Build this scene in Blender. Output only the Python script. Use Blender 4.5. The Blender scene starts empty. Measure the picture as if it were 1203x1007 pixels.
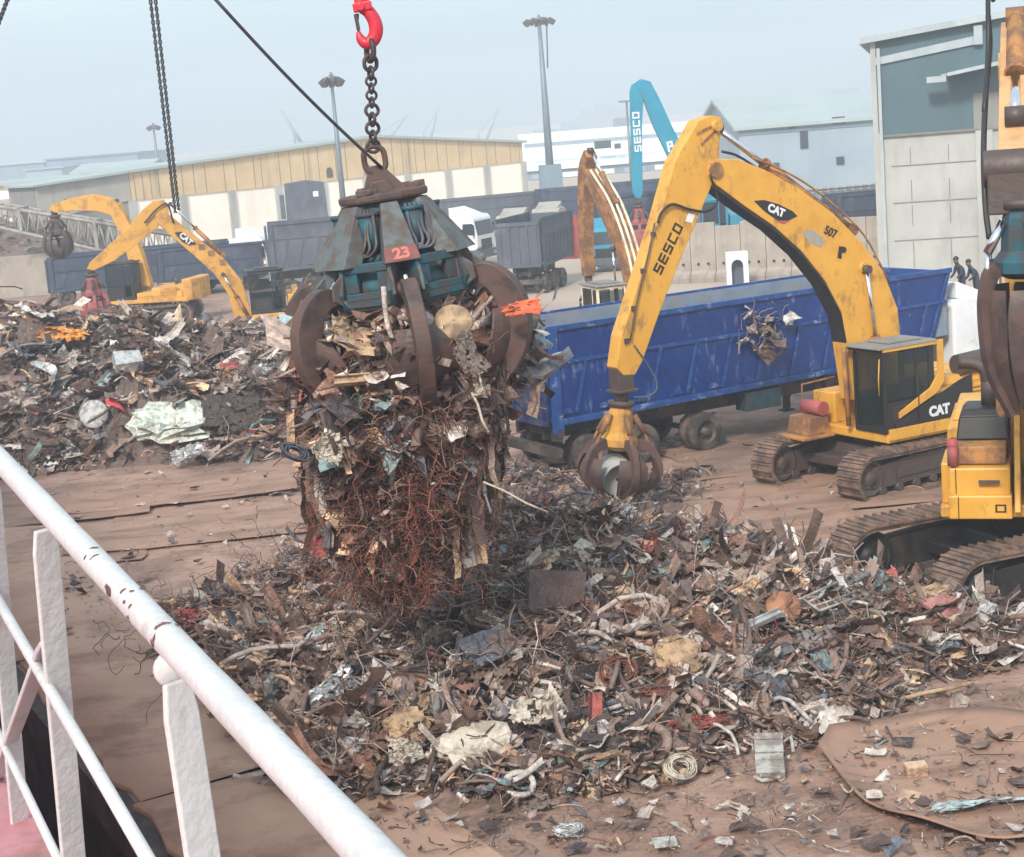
import bpy, bmesh, math, random
import numpy as np
from mathutils import Vector, Matrix, noise
R_=math.radians; PI=math.pi
SC=bpy.context.scene
# ---------------------------------------------------------------- camera
CZ=9.0; FPX=1970.; PW,PH=1203,1007
PIT,ROL=R_(10.3),R_(4.6)
_r0=np.array([1,0,0.]); _F=np.array([0,math.cos(PIT),-math.sin(PIT)]); _u0=np.array([0,math.sin(PIT),math.cos(PIT)])
_R=math.cos(ROL)*_r0-math.sin(ROL)*_u0; _U=math.sin(ROL)*_r0+math.cos(ROL)*_u0
cam=bpy.data.cameras.new('camera'); camo=bpy.data.objects.new('camera',cam); SC.collection.objects.link(camo)
camo.matrix_world=Matrix(((_R[0],_U[0],-_F[0],0),(_R[1],_U[1],-_F[1],0),(_R[2],_U[2],-_F[2],CZ),(0,0,0,1)))
cam.sensor_fit='HORIZONTAL'; cam.sensor_width=36; cam.lens=FPX/PW*36; cam.clip_end=6000; cam.clip_start=0.1
SC.camera=camo
# ---------------------------------------------------------------- light
SUN_EL,SUN_AZ=38,200     # azimuth: direction the light comes from, degrees clockwise from +Y
w=bpy.data.worlds.new('World'); SC.world=w; w.use_nodes=True
nt=w.node_tree; bg=nt.nodes['Background']
sky=nt.nodes.new('ShaderNodeTexSky'); sky.sky_type='NISHITA'; sky.sun_disc=False
sky.sun_elevation=R_(SUN_EL); sky.sun_rotation=R_(SUN_AZ)
sky.air_density=1.2; sky.dust_density=5.0; sky.ozone_density=1.5
# thin overcast veil of cloud over the sky
mx=nt.nodes.new('ShaderNodeMixRGB'); mx.inputs[0].default_value=.72
tc=nt.nodes.new('ShaderNodeTexCoord'); nz=nt.nodes.new('ShaderNodeTexNoise'); nz.inputs['Scale'].default_value=2.2; nz.inputs['Detail'].default_value=5
mp=nt.nodes.new('ShaderNodeMapping'); mp.inputs['Scale'].default_value=(1,1,5)
rp=nt.nodes.new('ShaderNodeValToRGB'); rp.color_ramp.elements[0].color=(4.1,5.3,6.2,1); rp.color_ramp.elements[1].color=(6.4,7.4,7.8,1)
rp.color_ramp.elements[0].position=.35; rp.color_ramp.elements[1].position=.7
nt.links.new(tc.outputs['Generated'],mp.inputs[0]); nt.links.new(mp.outputs[0],nz.inputs['Vector']); nt.links.new(nz.outputs[0],rp.inputs[0])
sx=nt.nodes.new('ShaderNodeSeparateXYZ'); nt.links.new(tc.outputs['Generated'],sx.inputs[0])
el=nt.nodes.new('ShaderNodeMapRange'); el.inputs[1].default_value=-.01; el.inputs[2].default_value=.13; nt.links.new(sx.outputs['Z'],el.inputs[0])
hz_=nt.nodes.new('ShaderNodeMixRGB'); hz_.inputs[1].default_value=(3.3,4.05,4.5,1); nt.links.new(el.outputs[0],hz_.inputs[0]); nt.links.new(rp.outputs[0],hz_.inputs[2])
nt.links.new(sky.outputs[0],mx.inputs[1]); nt.links.new(hz_.outputs[0],mx.inputs[2]); nt.links.new(mx.outputs[0],bg.inputs[0])
bg.inputs[1].default_value=0.14
sl=bpy.data.lights.new('sun','SUN'); sl.energy=2.7; sl.angle=R_(9); sl.color=(1,.95,.87)
so=bpy.data.objects.new('sun',sl); SC.collection.objects.link(so)
_sd=Vector((math.sin(R_(SUN_AZ))*math.cos(R_(SUN_EL)),math.cos(R_(SUN_AZ))*math.cos(R_(SUN_EL)),math.sin(R_(SUN_EL))))
so.rotation_euler=_sd.to_track_quat('Z','Y').to_euler()
SC.view_settings.view_transform='Standard'; SC.view_settings.look='None'; SC.view_settings.gamma=1; SC.view_settings.exposure=0.5
SC.cycles.volume_bounces=1; SC.cycles.max_bounces=6
# ---------------------------------------------------------------- pixel helpers (design aid: where a photographed point stands)
def _ray(x,y): return _F+_R*(x-PW/2)/FPX-_U*(y-PH/2)/FPX
def gnd(x,y,z=0.):
    d=_ray(x,y); t=(z-CZ)/d[2]; q=d*t; return Vector((q[0],q[1],z))
def at(x,y,Y):
    d=_ray(x,y); t=Y/d[1]; q=d*t; return Vector((q[0],q[1],q[2]+CZ))
def pl(x,y,loc,ang):      # pixel -> (u,z) in the vertical plane through loc along heading ang
    h=(math.cos(ang),math.sin(ang)); d=_ray(x,y); n=(-h[1],h[0])
    t=(loc[0]*n[0]+loc[1]*n[1])/(d[0]*n[0]+d[1]*n[1]); q=d*t
    return ((q[0]-loc[0])*h[0]+(q[1]-loc[1])*h[1], q[2]+CZ)
# ---------------------------------------------------------------- materials
def s2l(c): return tuple(((v/255)/12.92 if v/255<=.04045 else ((v/255+.055)/1.055)**2.4) for v in c)+(1,)
def mat(name,c1,c2=None,sc=3.,rough=.7,metal=0.,dirt=None,da=.5,dsc=1.2,bump=.15,bsc=None,streak=False,alpha=1,attr=False,spec=.5,cov=.5):
    m=bpy.data.materials.new(name); m.use_nodes=True; n=m.node_tree; L=n.links; b=n.nodes['Principled BSDF']
    tc=n.nodes.new('ShaderNodeTexCoord'); src=tc.outputs['Object']
    if streak:
        mp=n.nodes.new('ShaderNodeMapping'); mp.inputs['Scale'].default_value=streak if isinstance(streak,tuple) else (1,1,.12); L.new(src,mp.inputs[0]); src2=mp.outputs[0]
    else: src2=src
    nz=n.nodes.new('ShaderNodeTexNoise'); nz.inputs['Scale'].default_value=sc; nz.inputs['Detail'].default_value=6; nz.inputs['Roughness'].default_value=.65; L.new(src,nz.inputs['Vector'])
    mx=n.nodes.new('ShaderNodeMixRGB'); 
    rr=n.nodes.new('ShaderNodeMapRange'); rr.inputs[1].default_value=.35; rr.inputs[2].default_value=.65; L.new(nz.outputs[0],rr.inputs[0]); L.new(rr.outputs[0],mx.inputs[0])
    if attr:
        at_=n.nodes.new('ShaderNodeAttribute'); at_.attribute_name='Col'
        mu=n.nodes.new('ShaderNodeMixRGB'); mu.blend_type='MULTIPLY'; mu.inputs[0].default_value=1; mu.inputs[2].default_value=(.55,.50,.47,1); L.new(at_.outputs[0],mu.inputs[1])
        L.new(at_.outputs[0],mx.inputs[2]); L.new(mu.outputs[0],mx.inputs[1])
    else:
        mx.inputs[1].default_value=s2l(c1); mx.inputs[2].default_value=s2l(c2 or tuple(min(255,v*1.12) for v in c1))
    out=mx.outputs[0]
    if dirt:
        n2=n.nodes.new('ShaderNodeTexNoise'); n2.inputs['Scale'].default_value=dsc; n2.inputs['Detail'].default_value=8; n2.inputs['Roughness'].default_value=.7; L.new(src2,n2.inputs['Vector'])
        r2=n.nodes.new('ShaderNodeMapRange'); r2.inputs[1].default_value=.62-.25*cov; r2.inputs[2].default_value=.74-.25*cov; r2.inputs[4].default_value=da; L.new(n2.outputs[0],r2.inputs[0])
        m2=n.nodes.new('ShaderNodeMixRGB'); m2.inputs[2].default_value=s2l(dirt); L.new(r2.outputs[0],m2.inputs[0]); L.new(out,m2.inputs[1]); out=m2.outputs[0]
        r3=n.nodes.new('ShaderNodeMapRange'); r3.inputs[3].default_value=rough; r3.inputs[4].default_value=max(rough,.85); L.new(r2.outputs[0],r3.inputs[0]); L.new(r3.outputs[0],b.inputs['Roughness'])
        if metal:
            r4=n.nodes.new('ShaderNodeMapRange'); r4.inputs[3].default_value=metal; r4.inputs[4].default_value=0; L.new(r2.outputs[0],r4.inputs[0]); L.new(r4.outputs[0],b.inputs['Metallic'])
    else:
        b.inputs['Roughness'].default_value=rough; b.inputs['Metallic'].default_value=metal
    b.inputs['Specular IOR Level'].default_value=spec
    L.new(out,b.inputs['Base Color']); b.inputs['Alpha'].default_value=alpha
    if bump:
        n3=n.nodes.new('ShaderNodeTexNoise'); n3.inputs['Scale'].default_value=bsc or sc*4; n3.inputs['Detail'].default_value=5; L.new(src,n3.inputs['Vector'])
        bp=n.nodes.new('ShaderNodeBump'); bp.inputs['Strength'].default_value=bump; bp.inputs['Distance'].default_value=.05; L.new(n3.outputs[0],bp.inputs['Height']); L.new(bp.outputs[0],b.inputs['Normal'])
    return m
RUST=(104,78,66); DUST=(150,128,112)
M=dict(
 yellow=mat('yellow_paint',(220,164,64),(204,148,54),1.4,.45,dirt=(128,96,62),da=.7,dsc=2.4,bump=.06,cov=.38,streak=(1,1,.5)),
 yellowd=mat('yellow_paint_dusty',(214,158,62),(200,144,58),1,.6,dirt=(140,104,68),da=.7,dsc=1.8,bump=.05,cov=.5),
 yfade=mat('yellow_paint_rusty',(186,132,66),(160,108,62),1.2,.65,dirt=(105,76,60),da=.8,dsc=2.2,bump=.1,cov=.8),
 cream=mat('cream_paint',(214,204,178),None,1,.5,dirt=DUST,da=.6),
 black=mat('black_paint',(26,25,26),(38,36,36),2,.5,dirt=(70,60,54),da=.6,bump=.05,cov=.3),
 iron=mat('worn_iron',(92,82,78),(70,60,57),3,.55,.35,dirt=(98,74,62),da=.7,dsc=3,bump=.2),
 track=mat('track_steel',(116,99,90),(84,70,63),4,.6,.3,dirt=(136,108,92),da=.8,dsc=3,bump=.3,cov=.7),
 tine=mat('tine_steel',(92,78,75),(72,59,55),2.5,.5,.35,dirt=(98,70,60),da=.75,dsc=1.8,bump=.12,cov=.7),
 panel=mat('grab_panel_grey',(96,102,102),(74,80,82),3,.6,.2,dirt=(88,70,62),da=.85,dsc=3,bump=.18,cov=.65),
 teal=mat('teal_paint',(28,86,100),(24,66,78),3,.55,.1,dirt=(66,60,58),da=.85,dsc=3.2,bump=.15,cov=.75),
 tealb=mat('teal_paint_clean',(28,128,158),(34,140,168),1,.45,dirt=(70,110,118),da=.5,bump=.04,cov=.3),
 redp=mat('red_number_plate',(128,74,66),(108,64,58),5,.7,dirt=(96,72,66),da=.7,dsc=6),
 num=mat('faded_number_paint',(172,100,88),None,5,.7,dirt=(120,76,68),da=.5,dsc=8),
 chrome=mat('polished_rod',(215,215,218),None,1,.12,1.,bump=0),
 hook=mat('red_hook_paint',(206,22,48),(190,20,44),6,.38,dirt=(90,40,44),da=.5,dsc=9,bump=.05,cov=.2),
 chain=mat('chain_steel',(74,62,66),(58,48,50),8,.45,.5,dirt=(92,66,58),da=.6,dsc=9,cov=.6),
 rope=mat('wire_rope',(52,50,54),(74,72,76),60,.6,.3,bump=.3,bsc=80),
 blue=mat('blue_truck_paint',(6,54,122),(3,44,104),1.6,.36,dirt=(150,168,196),da=.55,dsc=2.8,bump=.15,cov=.2,streak=(1,1,.35)),
 bluerib=mat('scuffed_blue_paint',(30,76,138),(8,50,112),3,.5,dirt=(160,174,200),da=.55,dsc=3.5,bump=.1,cov=.25),
 peach=mat('weathered_peach_paint',(206,160,112),(190,146,100),1.2,.6,dirt=(150,116,88),da=.5,dsc=2,bump=.1,cov=.5),
 apron=mat('dusty_steel_apron',(192,154,130),(174,138,116),.5,.8,dirt=(128,98,80),da=.6,dsc=.7,bump=.15,bsc=8,streak=(.8,1.1,1),cov=.45),
 bluelip=mat('dusty_blue_grey',(128,140,152),(108,122,140),1.5,.75,dirt=(140,128,118),da=.6),
 bluedk=mat('blue_rear_paint',(30,44,92),(22,32,70),1.2,.5,dirt=(74,74,92),da=.7,dsc=3,cov=.6),
 navy=mat('dull_navy_paint',(56,66,88),(46,56,76),.6,.7,dirt=(96,98,112),da=.6,dsc=.7,bump=.08),
 slate=mat('slate_grey_paint',(82,88,100),(70,76,88),.6,.7,dirt=(110,108,112),da=.6,dsc=.8,bump=.08),
 chassis=mat('chassis_black',(48,44,44),(62,56,54),3,.7,dirt=(112,92,80),da=.7,cov=.6),
 tyre=mat('tyre_rubber',(60,56,55),(46,43,42),3,.85,dirt=(118,100,88),da=.7,cov=.7),
 hub=mat('wheel_hub',(96,84,78),(74,64,60),5,.6,.3,dirt=(126,106,92),da=.7),
 glass=mat('dark_cab_glass',(30,48,48),(22,36,36),2,.08,0,bump=0,alpha=.5,spec=.8),
 glassf=mat('far_dark_glass',(40,48,54),None,2,.2,0,bump=0),
 white=mat('white_paint',(226,228,230),(212,214,216),1,.45,dirt=(150,142,134),da=.45,cov=.3,bump=.03),
 rail=mat('railing_white_paint',(204,201,199),(190,187,186),6,.4,dirt=(150,112,92),da=.45,dsc=9,bump=.12,bsc=45,cov=.10,streak=(1,1,.5)),
 chip=mat('chipped_paint_rust',(120,76,66),(90,58,52),20,.9),
 wallw=mat('white_render_wall',(244,236,224),(236,226,212),.35,.85,dirt=(206,192,176),da=.45,dsc=.12,bump=.03,streak=True,cov=.3),
 clady=mat('ochre_cladding',(212,184,142),(196,166,124),.5,.6,dirt=(146,122,98),da=.7,dsc=.6,bump=.04,streak=(1,1,.05),cov=.25),
 cladg=mat('grey_cladding',(166,160,150),(150,146,138),.3,.65,dirt=(122,112,104),da=.6,dsc=.5,bump=.04,streak=(1,1,.06),cov=.35),
 cladg2=mat('grey_cladding_dark',(136,134,130),(124,122,118),.3,.7,dirt=(108,100,94),da=.6,dsc=.6,bump=.04,streak=(1,1,.06),cov=.5),
 roofl=mat('pale_sheet_roof',(164,174,172),(150,162,160),.15,.6,dirt=(162,168,168),da=.5,dsc=.1),
 roofb=mat('white_sheet_roof',(206,212,214),None,.15,.6,dirt=(190,196,196),da=.4,dsc=.12),
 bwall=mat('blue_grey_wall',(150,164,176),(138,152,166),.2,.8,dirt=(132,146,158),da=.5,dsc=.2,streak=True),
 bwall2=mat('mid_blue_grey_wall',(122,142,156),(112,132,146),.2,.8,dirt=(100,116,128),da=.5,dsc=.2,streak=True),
 tealclad=mat('teal_grey_cladding',(70,98,106),(62,88,96),.4,.6,dirt=(74,94,100),da=.6,dsc=.5,bump=.03,streak=(1,1,.06),cov=.5),
 greyblock=mat('grey_blockwork',(176,176,172),(160,160,156),.35,.85,dirt=(132,130,126),da=.5,dsc=.3,bump=.05,cov=.5,streak=(1,1,.3)),
 trim=mat('grey_trim',(150,158,162),None,1,.6),
 seam=mat('dark_seam',(110,108,104),None,3,.9),
 concrete=mat('concrete',(168,158,146),(150,140,130),.8,.9,dirt=(118,106,96),da=.6,dsc=.9,streak=(1,1,.4)),
 mast=mat('galvanised_mast',(120,128,136),(106,114,122),1,.5,.3),
 lattice=mat('lattice_grey_paint',(160,154,146),(140,132,124),2,.7,dirt=(110,92,80),da=.6),
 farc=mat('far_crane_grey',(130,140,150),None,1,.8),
 water=mat('dark_water',(14,18,22),(20,24,28),.8,.15,bump=.3,bsc=3),
 fender=mat('red_fender_paint',(160,70,74),(196,150,156),.9,.5,dirt=(120,96,80),da=.8,dsc=1.6,cov=.3),
 bank=mat('brown_earth_bank',(132,98,78),(112,84,68),.4,1,dirt=(92,70,60),da=.6,bump=.4),
 skin=mat('skin',(120,84,66),None,5,.6), cloth=mat('dark_workwear',(58,66,84),(48,54,70),6,.9),
 orange=mat('orange_plate',(224,108,62),(208,92,54),3,.6,dirt=(130,84,64),da=.5), 
 pinkred=mat('faded_red_paint',(178,84,84),(158,74,74),2,.6,dirt=(120,84,78),da=.6),
 scrap=mat('mixed_scrap',None,None,7,.55,.15,dirt=(126,108,98),da=.6,dsc=5,bump=.6,bsc=26,attr=True,cov=.42),
 wires=mat('wire_tangle',None,None,8,.8,.1,bump=0,attr=True),
)
# ---------------------------------------------------------------- mesh builder
def Tm(loc=(0,0,0),rx=0,ry=0,rz=0,s=1):
    return Matrix.Translation(loc)@Matrix.Rotation(rz,4,'Z')@Matrix.Rotation(ry,4,'Y')@Matrix.Rotation(rx,4,'X')@Matrix.Scale(s,4)
def norm(a): return a/np.maximum(np.linalg.norm(a,axis=-1,keepdims=True),1e-9)
def frames(pts):
    p=np.asarray(pts,float); t=np.gradient(p,axis=0); t=norm(t)
    a=np.array([0,0,1.]) if abs(t[0][2])<.9 else np.array([1.,0,0]); ns=[]; n=norm(np.cross(np.cross(t[0],a),t[0]))
    for k in range(len(p)):
        n=n-t[k]*np.dot(n,t[k]); n=norm(n); ns.append(n)
    ns=np.array(ns); return p,t,ns,np.cross(t,ns)
class MB:
    def __init__(s): s.v=[]; s.f=[]; s.sm=[]; s.mi=[]; s.col=[]; s.n=0; s.M=None
    def add(s,v,f,smooth=False,mi=0,col=None):
        v=np.asarray(v,float)
        if s.M is not None:
            A=np.array(s.M); v=v@A[:3,:3].T+A[:3,3]
        s.v.append(v); o=s.n; s.f+= [tuple(i+o for i in q) for q in f]; s.n+=len(v)
        s.sm+=[smooth]*len(f); s.mi+=[mi]*len(f)
        if col is not None: s.col.append(np.tile(np.asarray(col,float),(len(v),1)))
        else: s.col.append(np.full((len(v),4),.3))
        return s
    def box(s,x0,x1,y0,y1,z0,z1,M=None,mi=0,tx=0,ty=0,col=None):
        v=[(x0,y0,z0),(x1,y0,z0),(x1,y1,z0),(x0,y1,z0),(x0+tx,y0+ty,z1),(x1-tx,y0+ty,z1),(x1-tx,y1-ty,z1),(x0+tx,y1-ty,z1)]
        if M is not None: v=[tuple(M@Vector(q)) for q in v]
        return s.add(v,[(0,3,2,1),(4,5,6,7),(0,1,5,4),(1,2,6,5),(2,3,7,6),(3,0,4,7)],False,mi,col)
    def cbox(s,c,d,M=None,mi=0,col=None): 
        return s.box(c[0]-d[0]/2,c[0]+d[0]/2,c[1]-d[1]/2,c[1]+d[1]/2,c[2]-d[2]/2,c[2]+d[2]/2,M,mi,col=col)
    def tube(s,pts,r,n=8,cap=True,smooth=True,mi=0,col=None,flat=1.):
        p,t,a,b=frames(pts); k=len(p); r=np.broadcast_to(np.asarray(r,float),(k,)) if np.ndim(r)<2 else r
        th=np.linspace(0,2*PI,n,endpoint=False); c=np.cos(th)[None,:,None]; q=np.sin(th)[None,:,None]*flat
        v=(p[:,None,:]+r[:,None,None]*(a[:,None,:]*c+b[:,None,:]*q)).reshape(-1,3)
        f=[(i*n+j,i*n+(j+1)%n,(i+1)*n+(j+1)%n,(i+1)*n+j) for i in range(k-1) for j in range(n)]
        if cap: f+=[tuple(range(n))[::-1],tuple(range((k-1)*n,k*n))]
        return s.add(v,f,smooth,mi,col)
    def cyl(s,p0,p1,r,r1=None,n=16,mi=0,smooth=True,col=None):
        s.tube([p0,p1],[r,r if r1 is None else r1],n,True,False,mi,col)
        if smooth:
            for i in range(n): s.sm[-(n+2)+i]=True
        return s
    def prism(s,o,y0,y1,mi=0,col=None,plane='xz',smooth=False):
        n=len(o); A=sum(o[i][0]*o[(i+1)%n][1]-o[(i+1)%n][0]*o[i][1] for i in range(n))
        if A<0: o=o[::-1]
        if plane=='xz': v=[(x,y0,z) for x,z in o]+[(x,y1,z) for x,z in o]
        elif plane=='yz': v=[(y0,x,z) for x,z in o]+[(y1,x,z) for x,z in o]
        else: v=[(x,z,y0) for x,z in o]+[(x,z,y1) for x,z in o]
        f=[tuple(range(n)),tuple(range(n,2*n))[::-1]]+[(i+n,(i+1)%n+n,(i+1)%n,i) for i in range(n)]
        s.add(v,f,False,mi,col)
        if smooth:
            for i in range(n): s.sm[-n+i]=True
        return s
    def lathe(s,prof,n=24,mi=0,axis='z',c=(0,0,0),smooth=True):
        th=np.linspace(0,2*PI,n,endpoint=False); k=len(prof); v=[]
        for r,z in prof:
            for a in th:
                if axis=='z': v.append((c[0]+r*math.cos(a),c[1]+r*math.sin(a),c[2]+z))
                elif axis=='y': v.append((c[0]+r*math.cos(a),c[1]+z,c[2]-r*math.sin(a)))
                else: v.append((c[0]+z,c[1]+r*math.cos(a),c[2]+r*math.sin(a)))
        f=[(i*n+j,i*n+(j+1)%n,(i+1)*n+(j+1)%n,(i+1)*n+j) for i in range(k-1) for j in range(n)]
        return s.add(v,f,smooth,mi)
    def quad(s,a,b,c,d,mi=0,col=None): return s.add([a,b,c,d],[(0,1,2,3)],False,mi,col)
    def build(s,name,mats,parent=None,bevel=0,loc=None,sub=0):
        me=bpy.data.meshes.new(name); V=np.concatenate(s.v) if s.v else np.zeros((0,3))
        me.from_pydata(V.tolist(),[],s.f)
        me.polygons.foreach_set('use_smooth',s.sm); me.polygons.foreach_set('material_index',s.mi)
        for m in (mats if isinstance(mats,(list,tuple)) else [mats]): me.materials.append(M[m] if isinstance(m,str) else m)
        mm=me.materials[0]
        if mm in (M['scrap'],M['wires']):
            C=np.concatenate(s.col); a=me.color_attributes.new('Col','FLOAT_COLOR','POINT'); a.data.foreach_set('color',C.astype(np.float32).ravel())
        me.update()
        o=bpy.data.objects.new(name,me); SC.collection.objects.link(o)
        if parent is not None: o.parent=parent
        if loc is not None: o.location=loc
        if bevel:
            b=o.modifiers.new('bevel','BEVEL'); b.width=bevel; b.segments=2; b.limit_method='ANGLE'; b.angle_limit=R_(35)
        if sub:
            b=o.modifiers.new('sub','SUBSURF'); b.levels=sub; b.render_levels=sub
        return o
def tag(o,label=None,cat=None,group=None,kind=None):
    if label: o['label']=label
    if cat: o['category']=cat
    if group: o['group']=group
    if kind: o['kind']=kind
    return o
def empty(name,loc,rz=0,label=None,cat=None,group=None):
    o=bpy.data.objects.new(name,None); SC.collection.objects.link(o); o.location=loc; o.rotation_euler=(0,0,rz); o.empty_display_size=.3
    return tag(o,label,cat,group)
def kids(o): return [c for c in bpy.data.objects if c.parent==o]
def copy_tree(o,parent=None):
    c=o.copy(); SC.collection.objects.link(c); c.parent=parent
    for ch in kids(o): copy_tree(ch,c)
    return c
def struct(name,mb,m): return tag(mb.build(name,m),kind='structure')
def text_data(st,size,depth=.01,bold=0.,xs=1.):
    cu=bpy.data.curves.new('t','FONT'); cu.body=st; cu.size=size; cu.extrude=depth; cu.offset=bold; cu.align_x='CENTER'; cu.align_y='CENTER'
    o=bpy.data.objects.new('t',cu); SC.collection.objects.link(o); bpy.context.view_layer.update()
    me=o.evaluated_get(bpy.context.evaluated_depsgraph_get()).to_mesh()
    v=[(p.co.x*xs,p.co.y,p.co.z) for p in me.vertices]; f=[tuple(p.vertices) for p in me.polygons]
    o.evaluated_get(bpy.context.evaluated_depsgraph_get()).to_mesh_clear(); bpy.data.objects.remove(o); bpy.data.curves.remove(cu)
    return v,f
# squared stencil lettering (five-stroke cells)
_ST={'S':['T','M','B','lt','rb'],'E':['T','M','B','lt','lb'],'C':['T','B','lt','lb'],'O':['T','B','lt','lb','rt','rb'],'P':['T','M','lt','lb','rt']}
def block_text(st,h,wd,gap,t,d):
    mb=MB(); x=-(len(st)*wd+(len(st)-1)*gap)/2
    for ch in st:
        e=t/2 if 'M' in _ST[ch] else 0
        for k in _ST[ch]:
            if k=='T': mb.box(x,x+wd,h/2-t,h/2,0,d)
            elif k=='M': mb.box(x,x+wd,-t/2,t/2,0,d)
            elif k=='B': mb.box(x,x+wd,-h/2,-h/2+t,0,d)
            else:
                x0=x if k[0]=='l' else x+wd-t
                if k[1]=='t': mb.box(x0,x0+t,e,h/2-t,0,d)
                else: mb.box(x0,x0+t,-h/2+(t if 'B' in _ST[ch] else 0),-e,0,d)
        x+=wd+gap
    return np.concatenate(mb.v),mb.f
def letter(vf,c,right,up,name,m,parent):   # lays lettering in a plane given by its right and up directions
    v,f=vf; r=Vector(right).normalized(); u=Vector(up); u=(u-r*u.dot(r)).normalized(); n=r.cross(u)
    mb=MB(); mb.add([tuple(Vector(c)+r*q[0]+u*q[1]+n*q[2]) for q in v],f); return mb.build(name,m,parent)
def outl(cl,th):
    p=np.array(cl,float); t=norm(np.gradient(p,axis=0)); n=np.stack([-t[:,1],t[:,0]],1); th=np.array(th)[:,None]
    return [tuple(q) for q in p+n*th]+[tuple(q) for q in (p-n*th)[::-1]]
def spline(pts,k=8):
    p=[np.array(q,float) for q in pts]; p=[2*p[0]-p[1]]+p+[2*p[-1]-p[-2]]; o=[]
    for i in range(1,len(p)-2):
        for j in range(k):
            t=j/k; o.append(.5*((2*p[i])+(-p[i-1]+p[i+1])*t+(2*p[i-1]-5*p[i]+4*p[i+1]-p[i+2])*t*t+(-p[i-1]+3*p[i]-3*p[i+1]+p[i+2])*t**3))
    o.append(p[-2]); return o
# ================================================================ SETTING
# quay edge line: (-9.7,30.15) -> (-4.96,20.96)
QD=Vector((-4.74,9.19,0)).normalized(); QN=Vector((QD.y,-QD.x,0))   # QN points onto the quay
Q0=Vector((-4.96,20.96,0))
def qpt(t,n,z=0): v=Q0+QD*t+QN*n; return (v.x,v.y,z)
def ground_mat():
    m=mat('yard_earth',(168,136,120),(138,110,96),.35,.95,dirt=(108,84,72),da=.65,dsc=.9,bump=1.0,bsc=5,cov=.6,streak=(.75,1.1,1))
    n=m.node_tree; L=n.links; b=n.nodes['Principled BSDF']; src=b.inputs['Base Color'].links[0].from_socket
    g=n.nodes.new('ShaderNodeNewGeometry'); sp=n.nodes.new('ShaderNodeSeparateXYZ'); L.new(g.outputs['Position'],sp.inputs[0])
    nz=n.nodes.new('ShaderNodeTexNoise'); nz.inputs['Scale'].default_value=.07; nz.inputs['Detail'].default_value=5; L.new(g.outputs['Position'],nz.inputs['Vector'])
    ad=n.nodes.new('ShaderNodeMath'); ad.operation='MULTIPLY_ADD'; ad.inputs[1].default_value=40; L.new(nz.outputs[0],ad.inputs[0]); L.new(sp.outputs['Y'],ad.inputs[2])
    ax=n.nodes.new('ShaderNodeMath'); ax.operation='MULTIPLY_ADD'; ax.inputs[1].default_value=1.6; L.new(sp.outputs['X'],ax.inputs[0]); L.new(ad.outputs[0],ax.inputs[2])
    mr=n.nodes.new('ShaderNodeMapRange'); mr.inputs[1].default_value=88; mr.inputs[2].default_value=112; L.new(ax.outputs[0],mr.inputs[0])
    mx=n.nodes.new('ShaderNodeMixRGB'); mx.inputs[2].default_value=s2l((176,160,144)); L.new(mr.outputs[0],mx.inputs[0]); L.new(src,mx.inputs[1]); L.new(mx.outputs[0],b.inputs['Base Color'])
    return m
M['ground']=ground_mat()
M['plate']=mat('rusty_ground_plate',(168,134,114),(146,114,96),.7,.75,.1,dirt=(110,84,70),da=.7,dsc=1.0,bump=.25,bsc=6,streak=(.4,1.6,1),cov=.45)
g=MB()
a=qpt(-60,0);b=qpt(900,0)
g.add([a,(3000,a[1],0),(3000,3500,0),(b[0]-900,3500,0),b],[(0,1,2,3,4)])
struct('ground',g,'ground')
g=MB(); g.add([(-3000,-200,-3),(3000,-200,-3),(3000,3600,-3),(-3000,3600,-3)],[(0,1,2,3)]); struct('water',g,'water')
g=MB(); 
g.add([qpt(-60,.02,-.02),qpt(900,.02,-.02),qpt(900,.02,-4),qpt(-60,.02,-4)],[(0,1,2,3)]); g.add([qpt(-60,0,.0),qpt(200,0,.0),qpt(200,-.25,-.12),qpt(-60,-.25,-.12),qpt(-60,-.25,-.7),qpt(200,-.25,-.7)],[(0,1,2,3),(3,2,5,4)])
struct('quay_wall',g,'chassis')
# ship deck and hull under the railing
RD=Vector((-.46,1,0)).normalized(); RN=Vector((RD.y,-RD.x,0)); RP=Vector((-.18,1.58,0))
def rpt(t,n,z): v=RP+RD*t+RN*n; return (v.x,v.y,z)
g=MB(); g.add([rpt(-12,.05,7.3),rpt(60,.05,7.3),rpt(60,-12,7.3),rpt(-12,-12,7.3),rpt(-12,.05,-3),rpt(60,.05,-3)],[(0,1,2,3),(0,4,5,1)]); struct('ship_deck',g,'fender')
# railing
rr=empty('railing',rpt(0,0,7.3),0,'white painted ship railing with chipped top rail, across the near lower left corner','railing')
def rl(t,n,z): return Vector(rpt(t,n,z))-rr.location
ZT=8.35
def rail_z(y_px,x_px): pass
def rpix(px,py):          # point of the railing plane seen at a pixel
    d=_ray(px,py); k=(RP.x*RN.x+RP.y*RN.y)/(d[0]*RN.x+d[1]*RN.y); q=d*k; return Vector((q[0],q[1],q[2]+CZ))
A=rpix(418,985); B=rpix(20,562)
d=(A-B); A=A+d*1.2; B=B-d*2.2
mb=MB(); pts=[A+(B-A)*t-rr.location for t in np.linspace(0,1,60)]
rr_=[.0235+.0006*math.sin(i*2.1) for i in range(60)]
mb.tube([tuple(p) for p in pts],rr_,20); mb.build('top_rail','rail',rr)
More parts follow.
